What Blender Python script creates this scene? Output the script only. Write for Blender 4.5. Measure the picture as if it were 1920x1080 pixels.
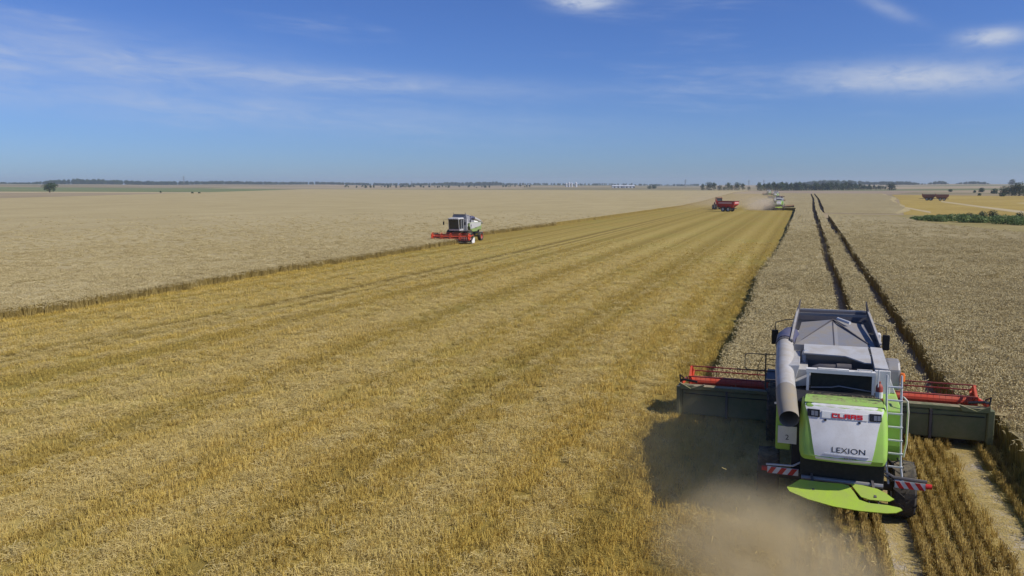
import bpy, bmesh, math, random
import numpy as np
from mathutils import Vector, Matrix

for o in list(bpy.data.objects):
    bpy.data.objects.remove(o)
rng = np.random.default_rng(7)
random.seed(7)
S = bpy.context.scene
COL = S.collection
R = math.radians

# ------------------------------------------------------------------ camera
F_PX, CAM_H, HZ, VX = 1371.0, 7.5, 346.0, 1512.0
PITCH = math.atan((540 - HZ) / F_PX)
YAW = math.atan((VX - 960) / F_PX * math.cos(PITCH))
cam_d = bpy.data.cameras.new('camera')
cam_d.sensor_width = 36.0
cam_d.lens = F_PX / 1920 * 36.0
cam_d.clip_start = 0.1
cam_d.clip_end = 30000
cam = bpy.data.objects.new('camera', cam_d)
COL.objects.link(cam)
cam.location = (0, 0, CAM_H)
cam.rotation_euler = (math.pi / 2 - PITCH, 0, YAW)
S.camera = cam

# ------------------------------------------------------------------ sun, sky, exposure
SUN_EL = R(44)
SUN_AZ = R(93)                     # clockwise from +Y
sun_dir = Vector((math.sin(SUN_AZ) * math.cos(SUN_EL), math.cos(SUN_AZ) * math.cos(SUN_EL), math.sin(SUN_EL)))
sd = bpy.data.lights.new('sun', 'SUN')
sd.energy = 4.0
sd.angle = R(0.53)
sd.color = (1.0, 0.95, 0.87)
sun = bpy.data.objects.new('sun', sd)
COL.objects.link(sun)
sun.location = (60, -10, 80)
sun.rotation_euler = (-sun_dir).to_track_quat('-Z', 'Y').to_euler()

S.view_settings.view_transform = 'Standard'
S.view_settings.look = 'None'
S.view_settings.gamma = 1
S.view_settings.exposure = 0.22
S.view_settings.use_curve_mapping = False

W = bpy.data.worlds.new('World')
S.world = W
W.use_nodes = True


class NT:
    """small helper for building node trees"""
    def __init__(self, tree):
        self.t = tree
        tree.nodes.clear()

    def n(self, typ, **kw):
        nd = self.t.nodes.new(typ)
        for k, v in kw.items():
            setattr(nd, k, v)
        return nd

    def put(self, sock, v):
        if v is None:
            return
        if hasattr(v, 'links') and hasattr(v, 'node'):
            self.t.links.new(v, sock)
        elif hasattr(sock, 'default_value'):
            if isinstance(v, (tuple, list)) and sock.type == 'RGBA' and len(v) == 3:
                v = (*v, 1)
            sock.default_value = v

    def m(self, op, a, b=None, c=None, clamp=False):
        nd = self.n('ShaderNodeMath', operation=op, use_clamp=clamp)
        self.put(nd.inputs[0], a)
        self.put(nd.inputs[1], b)
        self.put(nd.inputs[2], c)
        return nd.outputs[0]

    def mix(self, f, a, b, blend='MIX'):
        nd = self.n('ShaderNodeMix', data_type='RGBA', blend_type=blend)
        self.put(nd.inputs[0], f)
        self.put(nd.inputs[6], a)
        self.put(nd.inputs[7], b)
        return nd.outputs[2]

    def noise(self, vec, scale, detail=4, rough=0.55, dist=0.0, out='Fac'):
        nd = self.n('ShaderNodeTexNoise')
        self.put(nd.inputs['Vector'], vec)
        nd.inputs['Scale'].default_value = scale
        nd.inputs['Detail'].default_value = detail
        nd.inputs['Roughness'].default_value = rough
        nd.inputs['Distortion'].default_value = dist
        return nd.outputs[out]

    def ramp(self, f, stops, interp='LINEAR'):
        nd = self.n('ShaderNodeValToRGB')
        cr = nd.color_ramp
        cr.interpolation = interp
        while len(cr.elements) < len(stops):
            cr.elements.new(0.5)
        for e, (p, c) in zip(cr.elements, stops):
            e.position = p
            e.color = (*c, 1) if len(c) == 3 else c
        self.put(nd.inputs[0], f)
        return nd.outputs[0]

    def smooth(self, v, a, b, lo=0.0, hi=1.0):
        nd = self.n('ShaderNodeMapRange', interpolation_type='SMOOTHSTEP')
        self.put(nd.inputs[0], v)
        for i, x in zip((1, 2, 3, 4), (a, b, lo, hi)):
            nd.inputs[i].default_value = x
        return nd.outputs[0]

    def xyz(self, v):
        nd = self.n('ShaderNodeSeparateXYZ')
        self.put(nd.inputs[0], v)
        return nd.outputs

    def vec(self, x, y, z):
        nd = self.n('ShaderNodeCombineXYZ')
        for s, v in zip(nd.inputs, (x, y, z)):
            self.put(s, v)
        return nd.outputs[0]

    def vmul(self, v, k):
        nd = self.n('ShaderNodeVectorMath', operation='MULTIPLY')
        self.put(nd.inputs[0], v)
        nd.inputs[1].default_value = k
        return nd.outputs[0]


def build_sky():
    t = NT(W.node_tree)
    sky = t.n('ShaderNodeTexSky', sky_type='NISHITA')
    sky.sun_disc = False
    sky.sun_elevation = SUN_EL
    sky.sun_rotation = SUN_AZ
    sky.altitude = 0
    sky.air_density = 1.0
    sky.dust_density = 0.3
    sky.ozone_density = 1.0
    tint = t.mix(1.0, sky.outputs[0], (0.385, 0.595, 1.12), 'MULTIPLY')      # the camera's cool white balance
    tc = t.n('ShaderNodeTexCoord')
    d = t.xyz(tc.outputs['Generated'])
    az = t.m('ARCTAN2', d[0], d[1])
    el = t.m('ARCSINE', d[2])
    # bearing and elevation in degrees
    azd = t.m('MULTIPLY', az, 57.2958)
    eld = t.m('MULTIPLY', el, 57.2958)
    fine = t.noise(t.vec(t.m('MULTIPLY', azd, 0.10), t.m('MULTIPLY', t.m('ADD', eld, t.m('MULTIPLY', azd, 0.06)), 0.55), 0.0), 2.2, 7, 0.62, 0.6)
    wide = t.noise(t.vec(t.m('MULTIPLY', azd, 0.035), t.m('MULTIPLY', t.m('ADD', eld, t.m('MULTIPLY', azd, 0.05)), 0.30), 3.7), 1.6, 5, 0.55, 0.3)
    puff = t.noise(t.vec(t.m('MULTIPLY', azd, 0.30), t.m('MULTIPLY', eld, 0.75), 9.1), 1.5, 8, 0.6, 0.4)

    def blob(a0, e0, wa, we, slope=0.0):
        u = t.m('DIVIDE', t.m('SUBTRACT', azd, a0), wa)
        v = t.m('DIVIDE', t.m('SUBTRACT', t.m('SUBTRACT', eld, e0), t.m('MULTIPLY', t.m('SUBTRACT', azd, a0), slope)), we)
        r2 = t.m('ADD', t.m('MULTIPLY', u, u), t.m('MULTIPLY', v, v))
        return t.m('POWER', 2.718, t.m('MULTIPLY', r2, -1.0))
    def add(*a):
        s = a[0]
        for b in a[1:]:
            s = t.m('ADD', s, b)
        return s
    # thin veils of cirrus, here and on over the whole sky
    veil = t.m('MULTIPLY', t.smooth(wide, 0.50, 0.80), t.smooth(fine, 0.25, 0.8))
    veil = t.m('MULTIPLY', veil, t.m('MULTIPLY', t.smooth(eld, 1.0, 6.0), 0.42))
    b1 = blob(-57, 8.7, 16, 1.8, -0.04)
    b2 = blob(-35, 7.6, 17, 0.72, -0.033)
    b3 = blob(-43, 5.3, 24, 1.3, -0.036)
    c1 = t.m('MULTIPLY', add(t.m('MULTIPLY', b1, 0.52), t.m('MULTIPLY', b2, 0.5), t.m('MULTIPLY', b3, 0.42)), t.smooth(fine, 0.0, 0.85))
    b4 = blob(6.8, 7.05, 6.6, 0.95, -0.05)
    b5 = blob(10.6, 9.25, 1.7, 0.50, -0.03)
    b6 = blob(-16.4, 13.4, 2.2, 0.62, -0.03)
    b7 = blob(4.4, 11.6, 1.8, 0.45, -0.5)
    c2 = t.m('MULTIPLY', add(t.m('MULTIPLY', b4, 0.9), t.m('MULTIPLY', b5, 1.1), t.m('MULTIPLY', b6, 1.4), t.m('MULTIPLY', b7, 0.35)), t.smooth(puff, 0.15, 0.62))
    cov = t.m('MINIMUM', add(veil, c1, c2), 0.9)
    col = t.mix(cov, tint, (5.4, 6.1, 7.6))
    bg = t.n('ShaderNodeBackground')
    bg.inputs['Strength'].default_value = 0.08
    t.put(bg.inputs['Color'], col)
    out = t.n('ShaderNodeOutputWorld')
    t.put(out.inputs['Surface'], bg.outputs[0])


build_sky()
C = S.cycles
C.use_denoising = True
C.max_bounces = 6
C.diffuse_bounces = 3
C.glossy_bounces = 3
C.transmission_bounces = 4
C.transparent_max_bounces = 12
C.volume_bounces = 2
C.volume_step_rate = 1.0
C.volume_max_steps = 96
C.sample_clamp_indirect = 6


# ------------------------------------------------------------------ materials
def pos_node(t):
    return t.n('ShaderNodeNewGeometry').outputs['Position']


def principled(t, color, rough=0.9, metal=0.0, spec=0.3, normal=None):
    b = t.n('ShaderNodeBsdfPrincipled')
    t.put(b.inputs['Base Color'], color)
    t.put(b.inputs['Roughness'], rough)
    t.put(b.inputs['Metallic'], metal)
    t.put(b.inputs['Specular IOR Level'], spec)
    if normal is not None:
        t.put(b.inputs['Normal'], normal)
    return b


def out(t, sh):
    o = t.n('ShaderNodeOutputMaterial')
    t.put(o.inputs['Surface'], sh.outputs[0] if hasattr(sh, 'outputs') else sh)


def new_mat(name):
    m = bpy.data.materials.new(name)
    m.use_nodes = True
    return m, NT(m.node_tree)


def bump(t, h, strength, dist):
    b = t.n('ShaderNodeBump')
    b.inputs['Strength'].default_value = strength
    b.inputs['Distance'].default_value = dist
    t.put(b.inputs['Height'], h)
    return b.outputs[0]


DUST = (0.30, 0.24, 0.15)


def paint(name, col, rough=0.45, metal=0.0, dust=0.35, spec=0.4, scale=3.0):
    """machine paint with field dust: more on faces that look up, in patches"""
    m, t = new_mat(name)
    g = t.n('ShaderNodeNewGeometry')
    tc = t.n('ShaderNodeTexCoord').outputs['Object']
    nz = t.xyz(g.outputs['Normal'])[2]
    up = t.smooth(nz, 0.1, 1.0, 0.25, 1.0)
    n1 = t.noise(tc, scale, 6, 0.65, 0.3)
    n2 = t.noise(tc, scale * 9, 4, 0.6)
    f = t.m('MULTIPLY', t.m('MULTIPLY', t.smooth(n1, 0.3, 0.7), up), dust * 1.5)
    f = t.m('ADD', f, t.m('MULTIPLY', t.smooth(n2, 0.5, 0.75), dust * 0.3), clamp=True)
    c = t.mix(f, col, DUST)
    r = t.m('ADD', t.m('MULTIPLY', f, 0.5), rough, clamp=True)
    out(t, principled(t, c, r, metal, spec))
    return m


def plain(name, col, rough=0.8, metal=0.0, spec=0.3, var=0.25, scale=5.0):
    m, t = new_mat(name)
    tc = t.n('ShaderNodeTexCoord').outputs['Object']
    n1 = t.noise(tc, scale, 5, 0.6)
    c = t.mix(t.m('MULTIPLY', t.smooth(n1, 0.25, 0.75), var * 2, clamp=True), col, tuple(x * 0.6 for x in col))
    out(t, principled(t, c, rough, metal, spec))
    return m


M = {}
M['green'] = paint('machine_green', (0.30, 0.53, 0.08), 0.45, dust=0.4)
M['green_grey'] = paint('faded_dusty_green', (0.20, 0.30, 0.09), 0.6, dust=0.7)
M['green_dusty'] = paint('dusty_machine_green', (0.28, 0.48, 0.08), 0.55, dust=0.36, scale=2.6)
M['dark_green'] = paint('header_olive', (0.125, 0.14, 0.06), 0.6, dust=0.75)
M['lime'] = paint('lime_plastic', (0.40, 0.58, 0.035), 0.5, dust=0.25, scale=2)
M['white'] = paint('white_panel', (0.80, 0.79, 0.76), 0.42, dust=0.32)
M['pale'] = paint('pale_grey_panel', (0.46, 0.46, 0.455), 0.45, dust=0.3)
M['sheet'] = paint('galvanised_sheet', (0.30, 0.30, 0.31), 0.5, 0.35, dust=0.35)
M['sheet_dark'] = paint('dark_sheet', (0.085, 0.08, 0.09), 0.5, 0.2, dust=0.22)
M['spout'] = paint('brown_grey_spout', (0.25, 0.225, 0.19), 0.7, dust=0.5)
M['tube'] = paint('unloading_tube_grey', (0.42, 0.41, 0.40), 0.5, dust=0.4)
M['blue_grey'] = paint('blue_grey_elbow', (0.06, 0.065, 0.13), 0.45, dust=0.2)
M['dark'] = plain('dark_engine_metal', (0.025, 0.025, 0.028), 0.6)
M['screen'] = plain('radiator_screen', (0.035, 0.037, 0.03), 0.8, var=0.4, scale=12)
M['rubber'] = paint('tyre_rubber', (0.035, 0.034, 0.036), 0.85, dust=0.5, spec=0.2)
M['rim'] = paint('wheel_rim_pale', (0.62, 0.60, 0.55), 0.5, dust=0.35)
M['rim_red'] = paint('wheel_rim_red', (0.42, 0.05, 0.03), 0.5, dust=0.35)
M['red'] = paint('reel_red', (0.62, 0.072, 0.03), 0.45, dust=0.22)
M['red_dark'] = paint('dark_red_paint', (0.30, 0.030, 0.024), 0.5, dust=0.25)
M['emblem'] = plain('emblem_red', (0.55, 0.02, 0.02), 0.4, var=0.05)
M['black'] = plain('black_plastic', (0.012, 0.012, 0.013), 0.45, var=0.1)
M['lampglass'] = plain('lamp_glass', (0.16, 0.17, 0.19), 0.15, spec=0.6)
M['orange'] = plain('beacon_orange', (0.75, 0.16, 0.01), 0.25, spec=0.6, var=0.1)
M['rail'] = paint('pale_rail', (0.55, 0.57, 0.60), 0.4, dust=0.25)
M['rail_dark'] = paint('brown_rail', (0.10, 0.085, 0.05), 0.5, dust=0.35)
M['cream'] = paint('cream_hose', (0.62, 0.58, 0.48), 0.5, dust=0.2)
M['sign_white'] = plain('sign_white', (0.70, 0.70, 0.66), 0.5, var=0.15)
M['sign_red'] = plain('sign_red', (0.55, 0.03, 0.025), 0.45, var=0.1)
M['red_cart'] = paint('cart_red', (0.46, 0.03, 0.03), 0.5, dust=0.3)
M['rust_cart'] = paint('rust_cart', (0.26, 0.09, 0.07), 0.6, dust=0.8)
M['stripe'] = plain('stripe_pale', (0.72, 0.50, 0.46), 0.5, var=0.1)
M['straw_dust'] = plain('chaff_coating', (0.30, 0.24, 0.14), 0.95, var=0.3)


def glass_mat():
    m, t = new_mat('cab_glass')
    out(t, principled(t, (0.02, 0.024, 0.028), 0.08, 0, 0.6))
    return m


M['glass'] = glass_mat()


def ground_mat(name, cols, s1=0.25, s2=3.0, row=None, bump_s=0.4):
    """earth and straw: cols = dark, mid, light"""
    m, t = new_mat(name)
    p = pos_node(t)
    a = t.noise(p, s1, 5, 0.6)
    b = t.noise(p, s2, 6, 0.7)
    f = t.m('ADD', t.m('MULTIPLY', a, 0.5), t.m('MULTIPLY', b, 0.5))
    c = t.ramp(f, [(0.32, cols[0]), (0.5, cols[1]), (0.68, cols[2])])
    nrm = bump(t, b, bump_s, 0.06)
    out(t, principled(t, c, 0.95, 0, 0.1, nrm))
    return m


M['earth'] = ground_mat('earth', ((0.20, 0.15, 0.085), (0.30, 0.235, 0.14), (0.38, 0.31, 0.19)), 0.02, 0.4)
M['track_soil'] = ground_mat('pale_track_soil', ((0.20, 0.16, 0.11), (0.38, 0.32, 0.235), (0.54, 0.475, 0.36)), 1.6, 7.0, bump_s=1.0)

# straw share across the field, from the swaths seen in the stubble (X position, half width, amount)
SWATHS = [(-5.2, .5, .6), (-7.9, 1.0, .75), (-12.7, .95, .65), (-16.5, 1.2, .95), (-21.6, 1.3, .9), (-27.6, .35, .9),
          (-31.4, 1.0, .7), (-36.8, .45, .6), (-39.2, .4, .5), (-0.6, 1.2, 1.0), (-23.4, .3, .5), (-14.4, .3, .4), (-34.2, .5, .4),
          (-24.3, .28, .9), (-26.4, .28, .9), (-28.9, .32, 1.0), (-33.2, .3, .9), (-35.6, .3, .8), (-10.2, .18, .6), (-18.4, .2, .6)]
SOILS = [(-33.0 + 3.3, .42, 1.2), (-28.2, .30, .9), (-10.6, 1.1, .35), (-19.2, .9, .4), (-25.4, .9, .4), (-23.1, .16, .7), (-34.9, .16, .7), (-37.9, .3, .5), (-14.9, .2, .5), (-4.1, .35, .5)]


def warp_np(X, Y):
    k = np.clip(1 - np.abs(X + 31) / 9, 0, 1)
    return X + 4.0 * np.exp(-(np.clip(Y, 0, 400) - 17) / 18) * k


def prof(X, rows):
    s = np.zeros_like(X)
    for c, w, a in rows:
        s = np.maximum(s, a * np.exp(-((X - c) / w) ** 2 * 0.9))
    return s


def swath_nodes(t, p):
    """share of loose straw and of bare soil at a place in the stubble"""
    q = t.xyz(p)
    wob = t.m('MULTIPLY', t.m('SUBTRACT', t.noise(p, 0.12, 3, 0.5), 0.5), 0.45)
    X = t.m('ADD', q[0], wob)
    # the curved pass at the far side of the field
    k = t.m('SUBTRACT', 1.0, t.m('DIVIDE', t.m('ABSOLUTE', t.m('ADD', X, 31.0)), 9.0), clamp=True)
    e = t.m('POWER', 2.718, t.m('DIVIDE', t.m('SUBTRACT', 17.0, q[1]), 18.0))
    XW = t.m('ADD', X, t.m('MULTIPLY', t.m('MULTIPLY', e, 4.0), k))

    def profile(rows):
        s = None
        for c, w, a in rows:
            u = t.m('DIVIDE', t.m('SUBTRACT', XW, c), w)
            g = t.m('MULTIPLY', t.m('POWER', 2.718, t.m('MULTIPLY', t.m('MULTIPLY', u, u), -0.9)), a)
            s = g if s is None else t.m('MAXIMUM', s, g)
        return s
    # straw and soil bands weaken further up the field
    fade = t.smooth(q[1], 50.0, 190.0, 1.0, 0.45)
    return t.m('MULTIPLY', profile(SWATHS), fade), t.m('MULTIPLY', profile(SOILS), fade)


def stubble_ground_mat():
    m, t = new_mat('stubble_floor')
    p = pos_node(t)
    q = t.xyz(p)
    straw, soil = swath_nodes(t, p)
    # rows run along Y: fine streaks
    streak = t.noise(t.vec(t.m('MULTIPLY', q[0], 4.0), t.m('MULTIPLY', q[1], 0.35), 0.0), 1.0, 5, 0.65)
    n = t.noise(p, 2.6, 6, 0.75)
    big = t.noise(p, 0.09, 4, 0.6)
    base = t.ramp(t.m('ADD', t.m('MULTIPLY', n, 0.55), t.m('MULTIPLY', streak, 0.45)),
                  [(0.34, (0.215, 0.150, 0.033)), (0.5, (0.275, 0.198, 0.046)), (0.66, (0.34, 0.255, 0.066))])
    olive = t.mix(t.m('MULTIPLY', t.smooth(big, 0.45, 0.65), 0.4), base, (0.25, 0.22, 0.05))
    light = t.ramp(n, [(0.32, (0.36, 0.27, 0.085)), (0.5, (0.48, 0.37, 0.125)), (0.65, (0.58, 0.46, 0.18))])
    f = t.m('MULTIPLY', straw, t.smooth(t.noise(p, 0.7, 5, 0.7), 0.10, 0.50), clamp=True)
    c = t.mix(t.m('MULTIPLY', f, 0.6), olive, light)
    c = t.mix(t.m('MULTIPLY', soil, 0.6, clamp=True), c, (0.13, 0.09, 0.03))
    out(t, principled(t, c, 0.95, 0, 0.08, bump(t, n, 0.8, 0.12)))
    return m


M['stubble_floor'] = stubble_ground_mat()


def far_ground_mat():
    m, t = new_mat('far_fields')
    p = pos_node(t)
    q = t.xyz(p)
    # strips of fields lying across the view
    v = t.n('ShaderNodeTexVoronoi')
    v.inputs['Scale'].default_value = 1.0
    t.put(v.inputs['Vector'], t.vec(t.m('MULTIPLY', t.m('ADD', q[0], t.m('MULTIPLY', q[1], 0.45)), 0.0016), t.m('MULTIPLY', t.m('SUBTRACT', q[1], t.m('MULTIPLY', q[0], 0.38)), 0.0045), 0.3))
    cell = t.xyz(v.outputs['Color'])[0]
    c = t.ramp(cell, [(0.0, (0.33, 0.26, 0.16)), (0.28, (0.27, 0.215, 0.125)), (0.45, (0.36, 0.29, 0.18)), (0.62, (0.21, 0.185, 0.10)), (0.8, (0.31, 0.25, 0.15)), (0.93, (0.14, 0.16, 0.07))], 'CONSTANT')
    n = t.noise(p, 0.01, 6, 0.65)
    c = t.mix(t.smooth(n, 0.35, 0.65, 0.0, 0.35), c, (0.20, 0.16, 0.10))
    out(t, principled(t, c, 0.95, 0, 0.05))
    return m


M['far_fields'] = far_ground_mat()
M['meadow'] = ground_mat('green_meadow', ((0.11, 0.14, 0.055), (0.16, 0.185, 0.075), (0.22, 0.225, 0.10)), 0.012, 0.2)
M['far_stubble'] = ground_mat('gold_stubble', ((0.25, 0.175, 0.042), (0.34, 0.245, 0.062), (0.43, 0.325, 0.10)), 0.03, 0.5)
M['pale_field'] = ground_mat('pale_field', ((0.36, 0.29, 0.16), (0.42, 0.34, 0.19), (0.47, 0.39, 0.23)), 0.02, 0.3)
M['olive_strip'] = ground_mat('olive_margin', ((0.19, 0.155, 0.055), (0.27, 0.22, 0.085), (0.36, 0.29, 0.13)), 0.08, 1.0)
M['brown_field'] = ground_mat('brown_field', ((0.22, 0.165, 0.11), (0.29, 0.225, 0.15), (0.34, 0.27, 0.18)), 0.02, 0.3)


def straw_mat(name, ramp_cols, rough=0.75, trans=0.15, patch=None, swath=None):
    """stalk colour varies from clump to clump and over the field"""
    m, t = new_mat(name)
    oi = t.n('ShaderNodeObjectInfo')
    p = pos_node(t)
    f = t.m('ADD', t.m('MULTIPLY', oi.outputs['Random'], 0.55), t.m('MULTIPLY', t.noise(p, 0.35, 5, 0.65), 0.45))
    c = t.ramp(f, [(0.15, ramp_cols[0]), (0.5, ramp_cols[1]), (0.85, ramp_cols[2])])
    if patch:
        c = t.mix(t.m('MULTIPLY', t.smooth(t.noise(p, 0.09, 4, 0.6), 0.40, 0.70), 0.4), c, patch)
    if swath:
        st, so = swath_nodes(t, p)
        c = t.mix(t.m('MULTIPLY', st, 0.75), c, swath)
        c = t.mix(t.m('MULTIPLY', so, 0.7, clamp=True), c, (0.22, 0.16, 0.045))
    b = principled(t, c, rough, 0, 0.25)
    tr = t.n('ShaderNodeBsdfTranslucent')
    t.put(tr.inputs['Color'], c)
    ms = t.n('ShaderNodeMixShader')
    ms.inputs[0].default_value = trans
    t.put(ms.inputs[1], b.outputs[0])
    t.put(ms.inputs[2], tr.outputs[0])
    out(t, ms)
    return m


M['stub'] = straw_mat('stubble_stalks', ((0.50, 0.345, 0.072), (0.61, 0.44, 0.102), (0.71, 0.53, 0.148)), patch=(0.47, 0.375, 0.084), swath=(0.68, 0.54, 0.21), trans=0.25)
M['stub_gold'] = straw_mat('fresh_stubble_stalks', ((0.31, 0.21, 0.055), (0.47, 0.335, 0.095), (0.62, 0.47, 0.17)))
M['straw'] = straw_mat('straw_litter', ((0.48, 0.365, 0.12), (0.60, 0.47, 0.18), (0.70, 0.565, 0.25)), trans=0.25)
M['ear'] = straw_mat('wheat_ears', ((0.40, 0.31, 0.15), (0.54, 0.44, 0.22), (0.66, 0.56, 0.31)))
M['stalk'] = straw_mat('wheat_stalks', ((0.33, 0.245, 0.075), (0.43, 0.325, 0.105), (0.52, 0.40, 0.15)))


def wheat_top_mat(k=1.0):
    m, t = new_mat('wheat_canopy')
    g = t.n('ShaderNodeNewGeometry')
    p = g.outputs['Position']
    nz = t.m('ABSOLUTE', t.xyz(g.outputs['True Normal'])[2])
    a = t.noise(p, 2.2, 6, 0.75)
    b = t.noise(p, 0.05, 5, 0.6)
    q = t.xyz(p)
    band = t.noise(t.vec(t.m('MULTIPLY', q[0], 0.25), t.m('MULTIPLY', q[1], 0.03), 0.0), 1.0, 5, 0.65)
    f = t.m('ADD', t.m('ADD', t.m('MULTIPLY', a, 0.45), t.m('MULTIPLY', b, 0.3)), t.m('MULTIPLY', band, 0.25))
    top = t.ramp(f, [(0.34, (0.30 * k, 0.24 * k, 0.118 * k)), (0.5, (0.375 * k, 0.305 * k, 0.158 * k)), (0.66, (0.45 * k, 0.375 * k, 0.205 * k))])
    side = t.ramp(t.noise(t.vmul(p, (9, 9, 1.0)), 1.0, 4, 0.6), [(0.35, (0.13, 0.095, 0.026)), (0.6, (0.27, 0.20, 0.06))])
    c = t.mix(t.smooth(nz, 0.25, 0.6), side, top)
    out(t, principled(t, c, 0.95, 0, 0.05, bump(t, a, 0.5, 0.15)))
    return m


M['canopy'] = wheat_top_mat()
M['canopy_right'] = wheat_top_mat(0.80)         # left canopy darkened: shade among the stalks is put into the colour


def leaf_mat(name, c0, c1, c2):
    m, t = new_mat(name)
    oi = t.n('ShaderNodeObjectInfo')
    p = pos_node(t)
    f = t.m('ADD', t.m('MULTIPLY', oi.outputs['Random'], 0.35), t.m('MULTIPLY', t.noise(p, 0.35, 5, 0.7), 0.65))
    c = t.ramp(f, [(0.25, c0), (0.5, c1), (0.75, c2)])
    b = principled(t, c, 0.6, 0, 0.3)
    tr = t.n('ShaderNodeBsdfTranslucent')
    t.put(tr.inputs['Color'], c)
    ms = t.n('ShaderNodeMixShader')
    ms.inputs[0].default_value = 0.25
    t.put(ms.inputs[1], b.outputs[0])
    t.put(ms.inputs[2], tr.outputs[0])
    out(t, ms)
    return m


M['leaf'] = leaf_mat('foliage', (0.018, 0.040, 0.014), (0.035, 0.070, 0.022), (0.065, 0.105, 0.035))
M['leaf_grey'] = leaf_mat('willow_foliage', (0.035, 0.06, 0.025), (0.065, 0.095, 0.045), (0.11, 0.14, 0.07))
M['leaf_bright'] = leaf_mat('scrub_foliage', (0.10, 0.15, 0.04), (0.175, 0.245, 0.07), (0.26, 0.32, 0.11))
M['bark'] = plain('bark', (0.06, 0.045, 0.03), 0.9)
M['concrete'] = plain('pale_concrete', (0.55, 0.56, 0.57), 0.8, var=0.1)
M['steel'] = plain('pylon_steel', (0.22, 0.23, 0.24), 0.5, 0.3, var=0.1)
M['roof_white'] = plain('pale_roof', (0.50, 0.51, 0.52), 0.6, var=0.1)


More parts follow.
